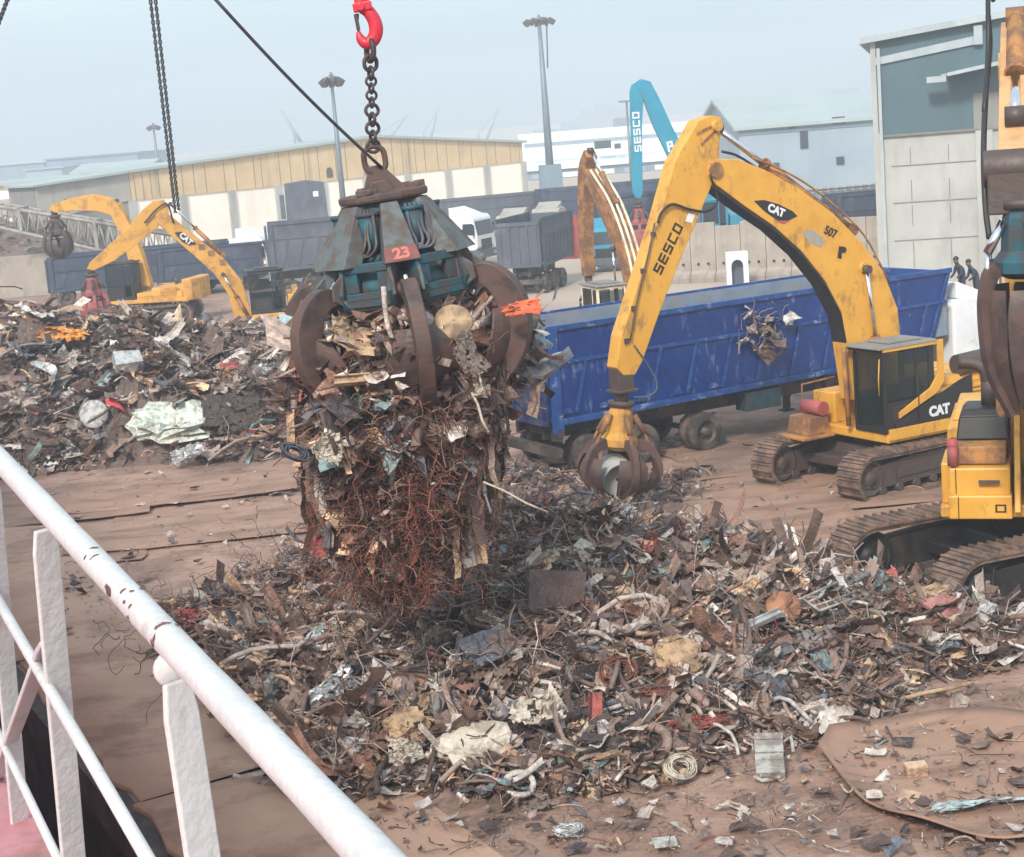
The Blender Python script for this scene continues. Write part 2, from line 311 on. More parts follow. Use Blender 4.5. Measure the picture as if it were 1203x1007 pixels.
# chipped patches: thin shells of rust on the tube
mb=MB(); rnd=random.Random(4)
dirr=(B-A).normalized(); side=RN.copy(); upv=side.cross(dirr).normalized()
if upv.z<0: upv=-upv
def chip(px,py,n,L,W):
    c0=rpix(px,py); t=(c0-A).dot(dirr)
    for i in range(n):
        tt=t+rnd.uniform(-L,L); an=rnd.uniform(-.3,2.2); rad=.0242
        ll=rnd.uniform(.004,W); ww=rnd.uniform(.08,.45)
        v=[];k=9
        for j in range(k):
            a=2*PI*j/k; r=rnd.uniform(.6,1.2)
            ta=tt+math.cos(a)*ll*r; aa=an+math.sin(a)*ww*r
            p=A+dirr*ta+(-side*math.cos(aa)+upv*math.sin(aa))*rad-rr.location; v.append(tuple(p))
        mb.add(v,[tuple(range(k))])
chip(146,718,2,.01,.022); chip(165,738,7,.05,.007); chip(202,785,5,.012,.012); chip(118,690,4,.03,.005)
mb.build('rust_chip','chip',rr)
mb=MB(); c=rpix(202,786)-rr.location; mb.tube([tuple(c-dirr*.012),tuple(c-dirr*.005),tuple(c+dirr*.005),tuple(c+dirr*.012)],[.0238,.0262,.0265,.0238],20); mb.build('weld_joint','rail',rr)
def flat(px0,py0,px1,py1,wd,name,ext=0.,off=0.,th=.012):
    a=rpix(px0,py0)-rr.location; b=rpix(px1,py1)-rr.location; dd=(b-a).normalized(); b=b+dd*ext
    w_=(RN*.93+RD*.36).normalized(); n=dd.cross(w_).normalized(); w_=w_*wd/2; m=MB(); o=n*off
    v=[a-w_*.75,a+w_*.75,a+dd*.05+w_,b+w_,b-w_,a+dd*.05-w_]
    v=[q+o-n*th/2 for q in v]+[q+o+n*th/2 for q in v]; k=6
    m.add([tuple(q) for q in v],[tuple(range(k))[::-1],tuple(range(k,2*k))]+[(i,(i+1)%k,(i+1)%k+k,i+k) for i in range(k)])
    return m.build(name,'rail',rr,bevel=.003)
flat(207,800,238,1007,.056,'post',.6); flat(52,622,86,1007,.056,'post',.5); flat(-12,560,14,860,.05,'post',.5)
flat(62,770,-28,1000,.042,'brace',.3,-.03)
def lowrail(px0,py0,px1,py1,r):
    a=rpix(px0,py0); b=rpix(px1,py1); d=b-a; a=a-d*1.5; b=b+d*1.5; m=MB(); m.tube([tuple(a-rr.location-RN*.02),tuple(b-rr.location-RN*.02)],r,14); m.build('mid_rail','rail',rr)
lowrail(0,690,185,1000,.012); lowrail(0,845,60,968,.010)
# red fender pontoon in the gap
c=gnd(22,985,-1.2); fr=empty('fender_pontoon',(c.x,c.y,-3),math.atan2(QD.y,QD.x),'red painted floating fender with pinkish wet top, low in the dark gap below the railing','fender')
mb=MB(); mb.box(-7,2.6,-.3,1.6,-.3,1.6); mb.build('float_box','fender',fr,bevel=.15)
mb=MB(); 
for x in np.arange(-6.5,2.5,1.5): mb.cyl((x,.6,1.6),(x,.6,1.85),.12,.1,10)
mb.build('bollard','iron',fr)
# ---------------------------------------------------------------- ground plates
def plate(px,py,L,W,ang,z=.02,lift=.0,seed=0,name='steel_plate',lab=None,grp='rusty steel plates laid over the yard'):
    c=gnd(px,py); rnd=random.Random(seed); nx,ny=14,5; v=[]
    e=[rnd.uniform(-.05,.05) for _ in range(60)]
    for j in range(ny+1):
        for i in range(nx+1):
            x=(i/nx-.5)*L; y=(j/ny-.5)*W
            if i in(0,nx): x+=e[j]
            if j in(0,ny): y+=e[20+i]
            zz=z+lift*(abs(i/nx-.5)*2)**4*(.5+.5*math.sin(seed+j*1.3))+.012*math.sin(i*.9+seed)+.01*math.sin(j*2+seed)
            v.append((x,y,zz))
    f=[(j*(nx+1)+i,j*(nx+1)+i+1,(j+1)*(nx+1)+i+1,(j+1)*(nx+1)+i) for j in range(ny) for i in range(nx)]
    k=len(v); v2=[(x,y,zz-.018) for x,y,zz in v]
    f2=[tuple(q+k for q in reversed(t)) for t in f]
    per=[i for i in range(nx+1)]+[(j)*(nx+1)+nx for j in range(1,ny+1)]+[ny*(nx+1)+i for i in range(nx-1,-1,-1)]+[j*(nx+1) for j in range(ny-1,0,-1)]
    f3=[(per[(q+1)%len(per)],per[q],per[q]+k,per[(q+1)%len(per)]+k) for q in range(len(per))]
    mb=MB(); mb.add(v+v2,f+f2+f3,False)
    o=mb.build(name,'plate'); o.location=(c.x,c.y,0); o.rotation_euler=(0,0,ang)
    return tag(o,lab or 'rusty steel plate lying flat on the brown yard ground','steel plate',grp)
sd=0
for (px,py,L,W,an) in [(300,565,7,2.2,.08),(120,590,7,2.2,.1),(215,585,6,2.0,.14),(300,600,7,2.1,.12),(130,625,7,2.2,.13),(255,628,7,1.8,.1),(40,610,6,2.2,.15),(20,660,6,2.4,.1),
     (800,590,8,2.2,.10),(700,570,7,2,.14),(880,600,8,2.2,.09),(780,562,7,1.8,.12),(930,625,8,2.2,.1),(1000,640,6,2,.16),(960,645,7,2,.07),(880,545,7,2,.15),(990,560,8,2.2,.2),(840,620,6,1.8,.13),
     (600,545,5,2,.1),(930,520,7,2.2,.3)]:
    sd+=1; plate(px,py,L,W,an,.03+.022*(sd%4),.10 if sd%3==0 else .02,sd)
# curved big plate, lower right
def big_plate():
    o=[gnd(x,y) for x,y in [(962,893),(985,925),(1020,955),(1070,978),(1130,993),(1203,998),(1300,985),(1320,900),(1230,860),(1120,850),(1030,858),(975,872)]]
    o=[Vector(q) for q in spline([(*p.xy,) for p in o],3)] if False else [Vector((q[0],q[1],0)) for q in spline([(p.x,p.y) for p in o],4)]
    c=sum(o,Vector())/len(o); mb=MB(); rings=[(1,.2),(.93,.12),(.7,.06),(.35,.05)]; v=[];n=len(o)
    for s_,z in rings:
        for i,p in enumerate(o): q=c+(p-c)*s_; v.append((q.x,q.y,z+(.05*math.sin(i*.6) if s_>.8 else 0)+.02))
    v.append((c.x,c.y,.07)); f=[]
    for r in range(3): f+=[(r*n+i,r*n+(i+1)%n,(r+1)*n+(i+1)%n,(r+1)*n+i) for i in range(n)]
    f+=[(3*n+i,3*n+(i+1)%n,4*n) for i in range(n)]
    m0=len(v); v+=[(x,y,z-.035) for x,y,z in v[:n]]; f+=[(i,m0+i,m0+(i+1)%n,(i+1)%n) for i in range(n)]
    mb.add(v,f,True); ob=mb.build('steel_plate','plate'); tag(ob,'large rusty plate with a curved lifted edge, lower right foreground','steel plate')
big_plate()
# apron plates along the quay edge, lower left
def apron(t0,t1,w_,lab,sd):
    mb=MB(); rnd=random.Random(sd); n=16; a=[]; 
    for i in range(n+1):
        t=t0+(t1-t0)*i/n; a.append((t,-.02+rnd.uniform(-.1,.08)))
    top=[qpt(t,nn,.06+.03*math.sin(i)) for i,(t,nn) in enumerate(a)]; bot=[qpt(t,w_,.05) for t,nn in a]; mid=[qpt(t,w_*.5,.09+.03*math.sin(i*.7+sd)) for i,(t,nn) in enumerate(a)]
    low=[(x,y,z-.09) for x,y,z in top]
    v=top+mid+bot+low; k=n+1
    f=[(i,i+1,i+1+k,i+k) for i in range(n)]+[(i+k,i+1+k,i+1+2*k,i+2*k) for i in range(n)]+[(i+3*k,i+1+3*k,i+1,i) for i in range(n)]
    mb.add(v,f,True); o=mb.build('apron_plate','apron'); tag(o,lab,'steel plate')
apron(-8,1.5,3.3,'brown steel apron plate at the quay edge, nearest the camera behind the railing posts',1)
apron(1.52,9.6,3.6,'brown steel apron plate at the quay edge, seen through the railing near the left post',2)
apron(9.62,22,3.3,'brown steel apron plate at the quay edge, far left beyond the railing',3)

# ================================================================ BUILDINGS
def wallpoly(name,mat_,parent,pts,th=.3,nrm=None):
    # a vertical wall: pts = list of (s,z) along local x, thickness in +y
    mb=MB(); mb.prism(pts,0,th); return mb.build(name,mat_,parent)
# --- main warehouse
WL=Vector((-32.3,152,0)); WR=Vector((2.9,180,0)); wd=(WR-WL); wlen=wd.length; wang=math.atan2(wd.y,wd.x)
def fz(px,py):   # facade pixel -> (s,z)
    u,z=pl(px,py,WL,wang); return u,z
wh=empty('warehouse',WL,wang,'long low gabled warehouse with ochre cladding over white bays, behind the grab','warehouse')
(sL,zL),(sP,zP),(sR,zR)=fz(183,199),fz(440,161),fz(613,167)
sb0,zb0=fz(195,273); _,zb1=fz(305,216); zb=4.85
print('wh',sL,zL,sP,zP,sR,zR,zb1,fz(613,193),fz(230,222),fz(42,219))
wallpoly('cladding','clady',wh,[(0,zb),(sR,zb),(sR,zR),(sP,zP),(0,zL)],.3)
mb=MB(); mb.box(.1,sR-.1,.12,.4,0,zb); mb.build('wall','wallw',wh)
mb=MB()
npil=9
for i in range(npil+1):
    x=sR*i/npil; MB().box(x-.35,x+.35,-.1,.2,0,zb+.02).build('pillar','greyblock',wh)
for q in range(0): pass
x=.4; rnd=random.Random(2)
while x<sR: 
    MB().box(x,x+.045,-.03,.01,zb+.02,zL+(zP-zL)*min(1,x/sP)-.15 if x<sP else zP+(zR-zP)*(x-sP)/(sR-sP)-.15).build('cladding_seam','seam',wh); x+=rnd.choice((.8,1.2,1.2,1.6,2.0))
mb=MB(); 
mb.prism([(-.4,zL-.1),(sP,zP-.05),(sR+.4,zR-.1),(sR+.4,zR+.12),(sP,zP+.2),(-.4,zL+.12)],-.4,9); mb.build('roof','roofl',wh)
mb=MB(); mb.box(0,.3,.4,9,0,zL-.12); mb.box(sR-.3,sR,.4,9,0,zR-.12); mb.build('side_wall','cladg',wh)
mb=MB(); 
for px in (218,262+0,337): 
    s_,z_=fz(px,205 if px>218 else 203)
for px,py in ((387,203),(432,200)):
    s_,z_=fz(px,py); MB().prism([(s_-.35,z_-.45),(s_+.35,z_-.45),(s_+.35,z_+.2),(s_+.2,z_+.5),(s_-.2,z_+.5),(s_-.35,z_+.2)],-.06,-.02).build('louvre_vent','iron',wh)
# annex on the left
an=empty('warehouse_annex',WL,wang,'low grey clad annex adjoining the ochre warehouse on its left','building')
sA,zA=fz(42,219); 
wallpoly('upper_cladding','cladg',an,[(sA,3.9),(-.05,4.9),(-.05,zL-.1),(sA,zA)],.3)
mb=MB(); mb.prism([(sA+.1,0),(-.15,0),(-.15,4.9),(sA+.1,3.9)],.15,.4); mb.build('lower_wall','cladg2',an)
mb=MB(); mb.prism([(sA-.4,zA-.05),(-.45,zL-.12),(-.45,zL+.1),(sA-.4,zA+.12)],-.5,6); mb.build('roof','roofl',an)
mb=MB(); mb.box(sA,sA+.3,.4,6,0,zA-.06); mb.build('side_wall','cladg2',an)
mb=MB()
for s_ in (-6.4,-2.6): mb.box(s_,s_+.15,-.05,.02,4.2,5.6)
for s_ in (-9.2,-5,-1.2): mb.box(s_,s_+.12,-.04,.14,.2,3.9)
mb.build('drainpipe','seam',an)
# generic simple shed with ridge parallel to the viewer
def shed(name,label,cat,px0,py0,px1,py1,Y,depth,base,eave,walls,roof,band=None,bm=None,doors=0,rise=0,group=None,windows=(),dY=0):
    a=at(px0,py0,Y); b=at(px1,py1,Y+dY); L=(b-a).xy.length; an_=math.atan2(b.y-a.y,b.x-a.x)
    o=empty(name,(a.x,a.y,0),an_,label,cat,group); z=eave if eave else (a.z+b.z)/2
    mb=MB(); mb.box(0,L,0,depth,base,z); mb.build('wall',walls,o)
    mb=MB(); mb.prism([(-.6,z),(-.6,z+.35),(depth/2,z+rise+.35),(depth+.6,z+.35),(depth+.6,z),(depth/2,z+rise)],-.6,L+.6,plane='yz'); mb.build('roof',roof,o)
    if rise:
        mb=MB(); 
        for q in (0,L-.2): mb.prism([(0,z),(depth,z),(depth/2,z+rise)],q,q+.2,plane='yz')
        mb.build('gable',walls,o)
    if band:
        mb=MB(); mb.box(-.05,L+.05,-.12,-.02,band[0],band[1]); mb.build('wall_band',bm,o)
    if doors:
        for i in range(doors):
            x=L*(i+.5)/doors; mb=MB(); mb.box(x-L/doors*.34,x+L/doors*.34,-.1,-.03,base+.1,z*.62); mb.build('door','white' if i%3 else 'bwall',o)
    for (x,zz,ww,hh) in windows:
        mb=MB(); mb.box(x*L-ww/2,x*L+ww/2,-.14,-.04,zz-hh/2,zz+hh/2); mb.build('window','glassf',o)
    return o
shed('warehouse','white walled shed with pale roof at the far left edge, beyond the lattice boom','warehouse',-60,222,96,213,175,30,0,None,'wallw','roofl',rise=0,band=(3.6,5.4),bm='cladg')
o=shed('warehouse','low grey roofed shed with three roof vents behind the grey annex','warehouse',88,205,172,200,230,14,0,None,'cladg','roofl',rise=1.0)
# far grey blocks
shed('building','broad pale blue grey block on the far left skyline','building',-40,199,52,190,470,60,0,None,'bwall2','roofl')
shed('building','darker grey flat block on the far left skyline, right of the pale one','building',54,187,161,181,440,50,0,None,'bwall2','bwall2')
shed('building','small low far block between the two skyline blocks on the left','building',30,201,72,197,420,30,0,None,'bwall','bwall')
# central far warehouse with white roof, tanks behind
o=shed('warehouse','long blue grey warehouse with white roof beyond the lamp mast','warehouse',619,205,835,181,262,40,0,None,'bwall2','roofb',rise=5.2,doors=6,band=(5.0,5.6),bm='bwall',windows=((.42,4.6,2.6,1.2),(.5,4.2,1,.8)))
for k in range(8):
    px=600+k*36; a=at(px,182-k*2.6,330); b=at(px+33,180-k*2.6,330)
    o=empty('white_shed',(a.x,a.y,0),0,('white domed shed roof on the far skyline, number %s from the left of its row'%('first second third fourth fifth sixth seventh eighth'.split()[k])).replace('number ',''),'shed','white roofed sheds in the far row')
    L=b.x-a.x; mb=MB(); mb.box(0,L,0,20,0,a.z-2); mb.build('wall','bwall',o)
    mb=MB(); n=8; arc=[(20*i/n,a.z-2+3.2*math.sin(PI*i/n)) for i in range(n+1)]; mb.prism(arc,0,L,plane='yz',smooth=True); mb.build('roof','roofb',o)
o=shed('warehouse','big pale warehouse with sloping green grey roof left of the teal building','warehouse',868,155,1040,138,172,30,0,None,'bwall','roofl',rise=3.0,windows=((.36,7.6-1.2,.9,.5),(.68,6.6,1.3,.8),(.44,5.0,.8,1.8),(.22,2.6,1.3,.6),(.68,2.6,.8,.8)),band=(5.9,6.2),bm='bwall2')
# far clutter on the skyline
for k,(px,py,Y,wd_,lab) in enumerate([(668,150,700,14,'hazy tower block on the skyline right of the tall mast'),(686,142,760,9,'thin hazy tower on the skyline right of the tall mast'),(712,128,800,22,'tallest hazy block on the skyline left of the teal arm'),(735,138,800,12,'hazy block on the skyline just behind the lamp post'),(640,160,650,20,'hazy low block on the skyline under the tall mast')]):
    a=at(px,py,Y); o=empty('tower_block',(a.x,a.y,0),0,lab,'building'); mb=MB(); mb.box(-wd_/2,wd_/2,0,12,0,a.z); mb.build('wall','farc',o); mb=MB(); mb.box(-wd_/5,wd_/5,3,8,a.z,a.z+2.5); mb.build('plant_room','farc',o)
rnd=random.Random(9)
for k in range(9):
    px=822+k*10; a=at(px,138-k*1.4,300); o=tag(MB().box(a.x-.7,a.x+.7,300,301.2,0,a.z).build('roof_vent_stack','roofb'),'small pale vent stack in the row on the skyline above the far sheds','vent stack','vent stacks in a row on the skyline')
# dark wall with a row of small studs right of centre
a=gnd(945,258); b=gnd(1045,247); Y=a.y
sw=empty('boundary_wall',(at(925,0,118).x,118,0),R_(4),'long dark blue grey wall topped with a row of short studs, left of the teal building','wall')
zt=at(990,219,119).z; mb=MB(); mb.box(-8,13,0,.5,0,zt-.25); mb.build('wall','bwall2',sw)
mb=MB()
for i in range(36): mb.box(-8+i*.58,-8+i*.58+.28,-.1,.2,zt-.25,zt+.05)
mb.build('stud_row','concrete',sw)
mb=MB(); mb.box(-8,13,-.25,-.02,1.2,1.6); mb.box(-8,13,-.12,-.02,2.6,2.75); mb.build('rail_band','slate',sw)
# --- right building
RBx=gnd(1045,326); ta=R_(-14)
rb=empty('teal_warehouse',(RBx.x,RBx.y,0),ta,'tall warehouse with teal grey cladding over pale blockwork, at the right edge','warehouse')
def rp_(px,py): return pl(px,py,rb.location,ta)
zc=rp_(1040,161)[1]; ze=rp_(1026,50)[1]; s1,ze1=rp_(1203,17); zc1=rp_(1160,150)[1]
print('rb',zc,ze,ze1,s1,zc1)
sl_=(ze1-ze)/s1; S=26; lx=-.5
mb=MB(); mb.prism([(lx+.2,zc),(S,zc),(S,ze+sl_*S),(lx+.2,ze)],0,.3); mb.build('cladding','tealclad',rb)
mb=MB(); mb.box(lx+.45,S,.1,.45,0,zc); mb.build('wall','greyblock',rb)
mb=MB()
for z in (1.75,3.6,5.4): mb.box(lx+.8,S,.075,.12,z,z+.05)
for x in (1.2,3.0,5.9,7.6): 
    for z0,z1 in ((.4,1.7),(2.5,3.5),(3.7,4.7),(5.5,6.3)):
        mb.box(x,x+.035,.078,.12,z0,z1)
mb.build('block_joint','seam',rb)
mb=MB(); mb.box(lx,lx+.45,-.12,.5,0,zc+.2); mb.box(lx,lx+.25,-.1,.3,zc+.2,ze); mb.build('corner_pillar','greyblock',rb); MB().box(4.3,5.1,-.1,.3,0,zc-.02).build('pillar','greyblock',rb)
mb=MB(); mb.prism([(lx-.5,ze-.05),(S,ze+sl_*(S)-.05),(S,ze+sl_*S+.25),(lx-.5,ze+.25)],-.5,30); mb.build('roof','trim',rb)
mb=MB(); mb.prism([(lx+.2,ze-1.1),(4.6,ze+sl_*4.6-.95),(4.6,ze+sl_*4.6-.55),(lx+.2,ze-.75)],-.12,-.02); mb.box(4.35,4.75,-.3,-.02,ze+sl_*4.6-1,ze+sl_*4.6-.1); mb.build('gutter_box','trim',rb)
mb=MB(); mb.box(lx+.3,lx+.45,-.25,-.12,.3,ze-.3); mb.build('drainpipe','trim',rb)
s_,z_=rp_(1112,90); s2_,z2_=rp_(1160,80)
mb=MB(); mb.prism([(s_,z_),(s2_+2,z2_+.3),(s2_+2,z2_+.5),(s_,z_+.16)],-1.8,0); mb.build('canopy','trim',rb)
mb=MB(); mb.box(s_+.6,s2_+2,-.03,-.005,zc+.05,z_-.05); mb.build('door_panel','tealclad',rb)
mb=MB(); mb.box(s_+1.2,s_+2.8,-.06,-.032,zc+.05,z_-.9); mb.build('door','cladg2',rb)
mb=MB(); mb.cbox((s_-.5,-1.2,z_-.1),(.9,.5,.28),Tm((0,0,0))); mb.tube([(s_+.1,-1.2,z_+.1),(s_-.3,-1.2,z_+.05)],.05); 
o=mb.build('floodlight','trim',rb)
mb=MB(); mb.box(lx+.2,S,-.05,-.01,zc-.02,zc+.1); mb.build('flashing','seam',rb)
# --- masts
def mast(px,py,Y,label,r=.22,head=1.6,base=None):
    a=at(px,py,Y); H=a.z; o=empty('light_mast',(a.x,a.y,0),0,label,'light mast','tall floodlight masts')
    mb=MB(); mb.tube([(0,0,0),(0,0,H*.5),(0,0,H)],[r*1.5,r*1.1,r*.55],10); mb.build('pole','mast',o)
    mb=MB(); mb.lathe([(0.05,H-.25),(head*.55,H-.25),(head*.6,H-.12),(head*.55,H+.02),(0.05,H+.02)],14); mb.cyl((0,0,H),(0,0,H+.35),.2,.1); mb.build('lamp_ring','mast',o)
    for k in range(8):
        an_=k*PI/4+.2; mb=MB(); mb.cbox((0,0,0),(.62,.3,.55),Tm((math.cos(an_)*head*.95,math.sin(an_)*head*.95,H-.45),0,R_(35),an_)); mb.tube([(math.cos(an_)*head*.5,math.sin(an_)*head*.5,H-.12),(math.cos(an_)*head*.9,math.sin(an_)*head*.9,H-.3)],.05,6); mb.build('floodlight','iron',o)
    if base: mb=MB(); mb.box(-1.3,1.3,-1.3,1.3,0,base,tx=.1,ty=.1); mb.build('plinth','bwall2',o)
    return o
mast(633,21,185,'tallest floodlight mast, grey, above the trucks right of the red hook',.33,1.5,base=4.2)
mast(389,90,140,'middle floodlight mast in front of the ochre warehouse, left of the chain',.2,.75)
mast(180,147,260,'small distant floodlight mast above the grey annex',.25,.8)
a=at(736,120,150); lp=empty('lamp_post',(a.x,a.y,0),0,'thin single lamp post beside the teal arm','lamp post'); mb=MB(); mb.tube([(0,0,0),(0,0,a.z)],[.16,.09],8); mb.build('pole','mast',lp); mb=MB(); mb.box(-.7,.7,-.15,.15,a.z,a.z+.14); mb.build('lamp_head','mast',lp)
# --- far cranes
def fcrane(px0,py0,px1,py1,Y,lab,w_=1.):
    a=at(px0,py0,Y); b=at(px1,py1,Y); o=empty('dock_crane',(a.x,a.y,0),0,lab,'crane','distant dock cranes on the skyline')
    mb=MB(); mb.box(-1.6,1.6,-1.6,1.6,0,a.z-1,tx=.6,ty=.6); mb.build('tower','farc',o); mb=MB(); mb.box(-3,2.4,-2,2,a.z-3.4,a.z-.6); mb.build('machine_house','farc',o)
    mb=MB(); mb.tube([(0,0,a.z-1),(b.x-a.x,0,b.z)],[.55*w_,.22*w_],5); mb.build('jib','farc',o)
    mb=MB(); mb.tube([(-2,0,a.z+2),((b.x-a.x)*.8,0,a.z+(b.z-a.z)*.86)],.12,4); mb.tube([(-2,0,a.z-1),(-2,0,a.z+2.2)],.3,4); mb.build('stay','farc',o)
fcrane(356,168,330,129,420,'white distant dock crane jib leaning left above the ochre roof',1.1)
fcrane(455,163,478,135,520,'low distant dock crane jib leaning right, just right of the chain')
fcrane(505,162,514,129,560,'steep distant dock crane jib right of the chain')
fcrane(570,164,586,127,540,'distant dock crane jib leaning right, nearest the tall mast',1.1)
# ================================================================ MACHINES
def track_unit(root,sy,L,H,Wd,m_shoe='track',m_fr='iron',delta=0.,pitch=.2,detail=True):
    Rm=Matrix.Rotation(delta,4,'Z'); r=H/2
    # stadium path, slightly smaller top sag
    pts=[]; straight=L-2*r; 
    n=int(round((2*straight+2*PI*r)/pitch)); per=2*straight+2*PI*r
    def pos(s):
        s%=per
        if s<straight: return (-straight/2+s,0,0)                    # bottom going +x
        s-=straight
        if s<PI*r: a=s/r; return (straight/2+r*math.sin(a),r-r*math.cos(a),-a)
        s-=PI*r
        if s<straight: x=straight/2-s; return (x,H-.05*math.sin(PI*s/straight),PI)
        s-=straight; a=s/r; return (-straight/2-r*math.sin(a),r+r*math.cos(a),PI-a)
    mb=MB(); mb.M=Rm
    N=120; ol=[]; il=[]
    for i in range(N):
        x,z,a=pos(per*i/N); ol.append((x,z)); cx=max(-straight/2,min(straight/2,x)); dx,dz=x-cx,z-r; l=math.hypot(dx,dz) or 1
        il.append((x-dx/l*.09,z-dz/l*.09))
    v=[]
    for y in (sy-Wd/2+.04,sy+Wd/2-.04):
        v+=[(x,y,z) for x,z in ol]+[(x,y,z) for x,z in il]
    f=[]
    for i in range(N):
        j=(i+1)%N; f+=[(i,j,j+N,i+N),(i+2*N,i+3*N,j+3*N,j+2*N),(i,i+2*N,j+2*N,j),(i+N,j+N,j+3*N,i+3*N)]
    mb.add(v,f); 
    for i in range(n):
        x,z,a=pos(per*i/n); Mx=Tm((x,sy,z),0,a,0)
        mb.box(-pitch*.44,pitch*.44,-Wd/2,Wd/2,-.03,.012,Mx); mb.box(-.018,.022,-Wd/2,Wd/2,-.075,-.03,Mx)
    t=mb.build('track',m_shoe,root)
    s=1 if sy>0 else -1
    mb=MB(); mb.M=Rm; zz=r
    fr=[(-straight/2,.3*H),(-straight/2+.1,.68*H),(-.6,.8*H),(.7,.8*H),(straight/2-.1,.72*H),(straight/2+.1,.3*H),(straight/2-.3,.24*H),(-straight/2+.3,.24*H)]
    mb.prism(fr,sy-.17,sy+.17); mb.box(-straight*.3,straight*.3,sy+s*.17,sy+s*.2,.38*H,.62*H); mb.build('track_frame',m_fr,t,bevel=.02)
    for sx,nm in ((-1,'sprocket'),(1,'idler_wheel')):
        mb=MB(); mb.M=Rm; R0=r-.1
        prof=[(0.02,-.2),(R0*.35,-.2),(R0*.4,-.14),(R0*.75,-.13),(R0*.8,-.18),(R0,-.17),(R0,.17),(R0*.8,.18),(R0*.75,.13),(R0*.4,.14),(R0*.35,.22),(0.02,.22)]
        mb.lathe(prof,20,axis='y',c=(sx*straight/2,sy,r)); mb.build(nm,m_fr,t)
    if detail:
        k=7
        for i in range(k):
            x=-straight/2+.35+(straight-.7)*i/(k-1); mb=MB(); mb.M=Rm; mb.cyl((x,sy-.2,.2),(x,sy+.2,.2),.1,n=12); mb.build('track_roller','iron',t)
        for x in (-.6,.7):
            mb=MB(); mb.M=Rm; mb.cyl((x,sy-.15,H-.16),(x,sy+.15,H-.16),.07,n=10); mb.box(x-.05,x+.05,sy-.06,sy+.06,.7*H,H-.18); mb.build('top_roller','iron',t)
    return t
def hyd(root,p0,p1,y,r=.09,frac=.58,mb_='yfade',nm='hydraulic_cylinder'):
    a=Vector((p0[0],y,p0[1])); b=Vector((p1[0],y,p1[1])); m=a+(b-a)*frac
    mb=MB(); mb.cyl(a,m,r,n=14); mb.cyl(m-(b-a).normalized()*.08,m,r*1.18,n=14); mb.cyl((a.x,y-r*1.1,a.z),(a.x,y+r*1.1,a.z),r*1.15,n=12); o=mb.build(nm,mb_,root)
    mb=MB(); mb.cyl(m,b,r*.5,n=12); mb.build('piston_rod','chrome',o)
    mb=MB(); mb.cyl((b.x,y-r,b.z),(b.x,y+r,b.z),r,n=12); mb.build('rod_eye','iron',o)
    return o
def hose(root,pts,y,r=.022,m='black',nm='hydraulic_hose'):
    p=[(q[0],q[2] if len(q)>2 else y,q[1]) for q in pts]; mb=MB(); mb.tube([tuple(v) for v in spline(p,5)],r,6); return mb.build(nm,m,root)
def grapple(root,top,s=1.,n=5,openr=.75,az0=0.,m_t='tine',m_b='yellowd',z_top=None,drum=False,bulge=1.1,m_arm=None,length=1.,nm='grapple'):
    """orange peel grab hanging from the point top (x,y,z) of its machine"""
    g=bpy.data.objects.new(nm,None); SC.collection.objects.link(g); g.parent=root; g.location=top
    mb=MB(); mb.cyl((0,0,-.02*s),(0,0,-.32*s),.16*s,n=14); mb.cyl((0,0,-.30*s),(0,0,-.42*s),.3*s,n=16); mb.box(-.1*s,.1*s,-.16*s,.16*s,-.12*s,.14*s); mb.build('rotator','iron',g)
    mb=MB(); mb.lathe([(.05,-.42*s),(.22*s,-.42*s),(.27*s,-.55*s),(.3*s,-1.0*s),(.42*s,-1.15*s),(.42*s,-1.3*s),(.2*s,-1.4*s),(.05,-1.4*s)],10,smooth=False); mb.build('head',m_b,g)
    for k in range(n):
        a=az0+2*PI*k/n; Mx=Matrix.Rotation(a,4,'Z')
        r0=.42*s; z0=-1.22*s; zb=-2.55*s*length
        cl=spline([(r0,z0),(r0+.32*s*bulge,z0-.15*s),(r0+.52*s*bulge,z0-.6*s),(r0+.36*s*bulge,(z0+zb)/2-.35*s),(max(.05,openr*.35)*s,zb)],5)
        th=[.1*s*(1-.75*i/(len(cl)-1))+.012 for i in range(len(cl))]
        mb=MB(); mb.M=Mx; mb.prism(outl([(p[0],p[1]) for p in cl],th),-.07*s,.07*s)
        # shovel blade
        v=[];f=[]; m=len(cl)
        for i in range(m//3,m):
            u=(i-m//3)/(m-1-m//3); w_=.34*s*math.sin(PI*(.28+.72*u*.98))**.8+.02
            px,pz=cl[i][0]-.02,cl[i][1]
            for y in (-1,-.5,0,.5,1): v.append((px-.10*s*abs(y),y*w_,pz))
        rows=m-m//3
        f=[(i*5+j,i*5+j+1,(i+1)*5+j+1,(i+1)*5+j) for i in range(rows-1) for j in range(4)]
        mb.add(v,f,True); t=mb.build('tine',m_t,g)
        mb=MB(); mb.M=Mx; mb.cyl((.3*s,0,-.6*s),(.55*s,0,-1.0*s),.065*s,n=10); mb.cyl((.55*s,0,-1.0*s),(r0+.36*s*bulge,0,z0-.25*s),.035*s,n=8); mb.build('tine_cylinder',m_arm or 'iron',t)
    if drum:
        pass
    return g
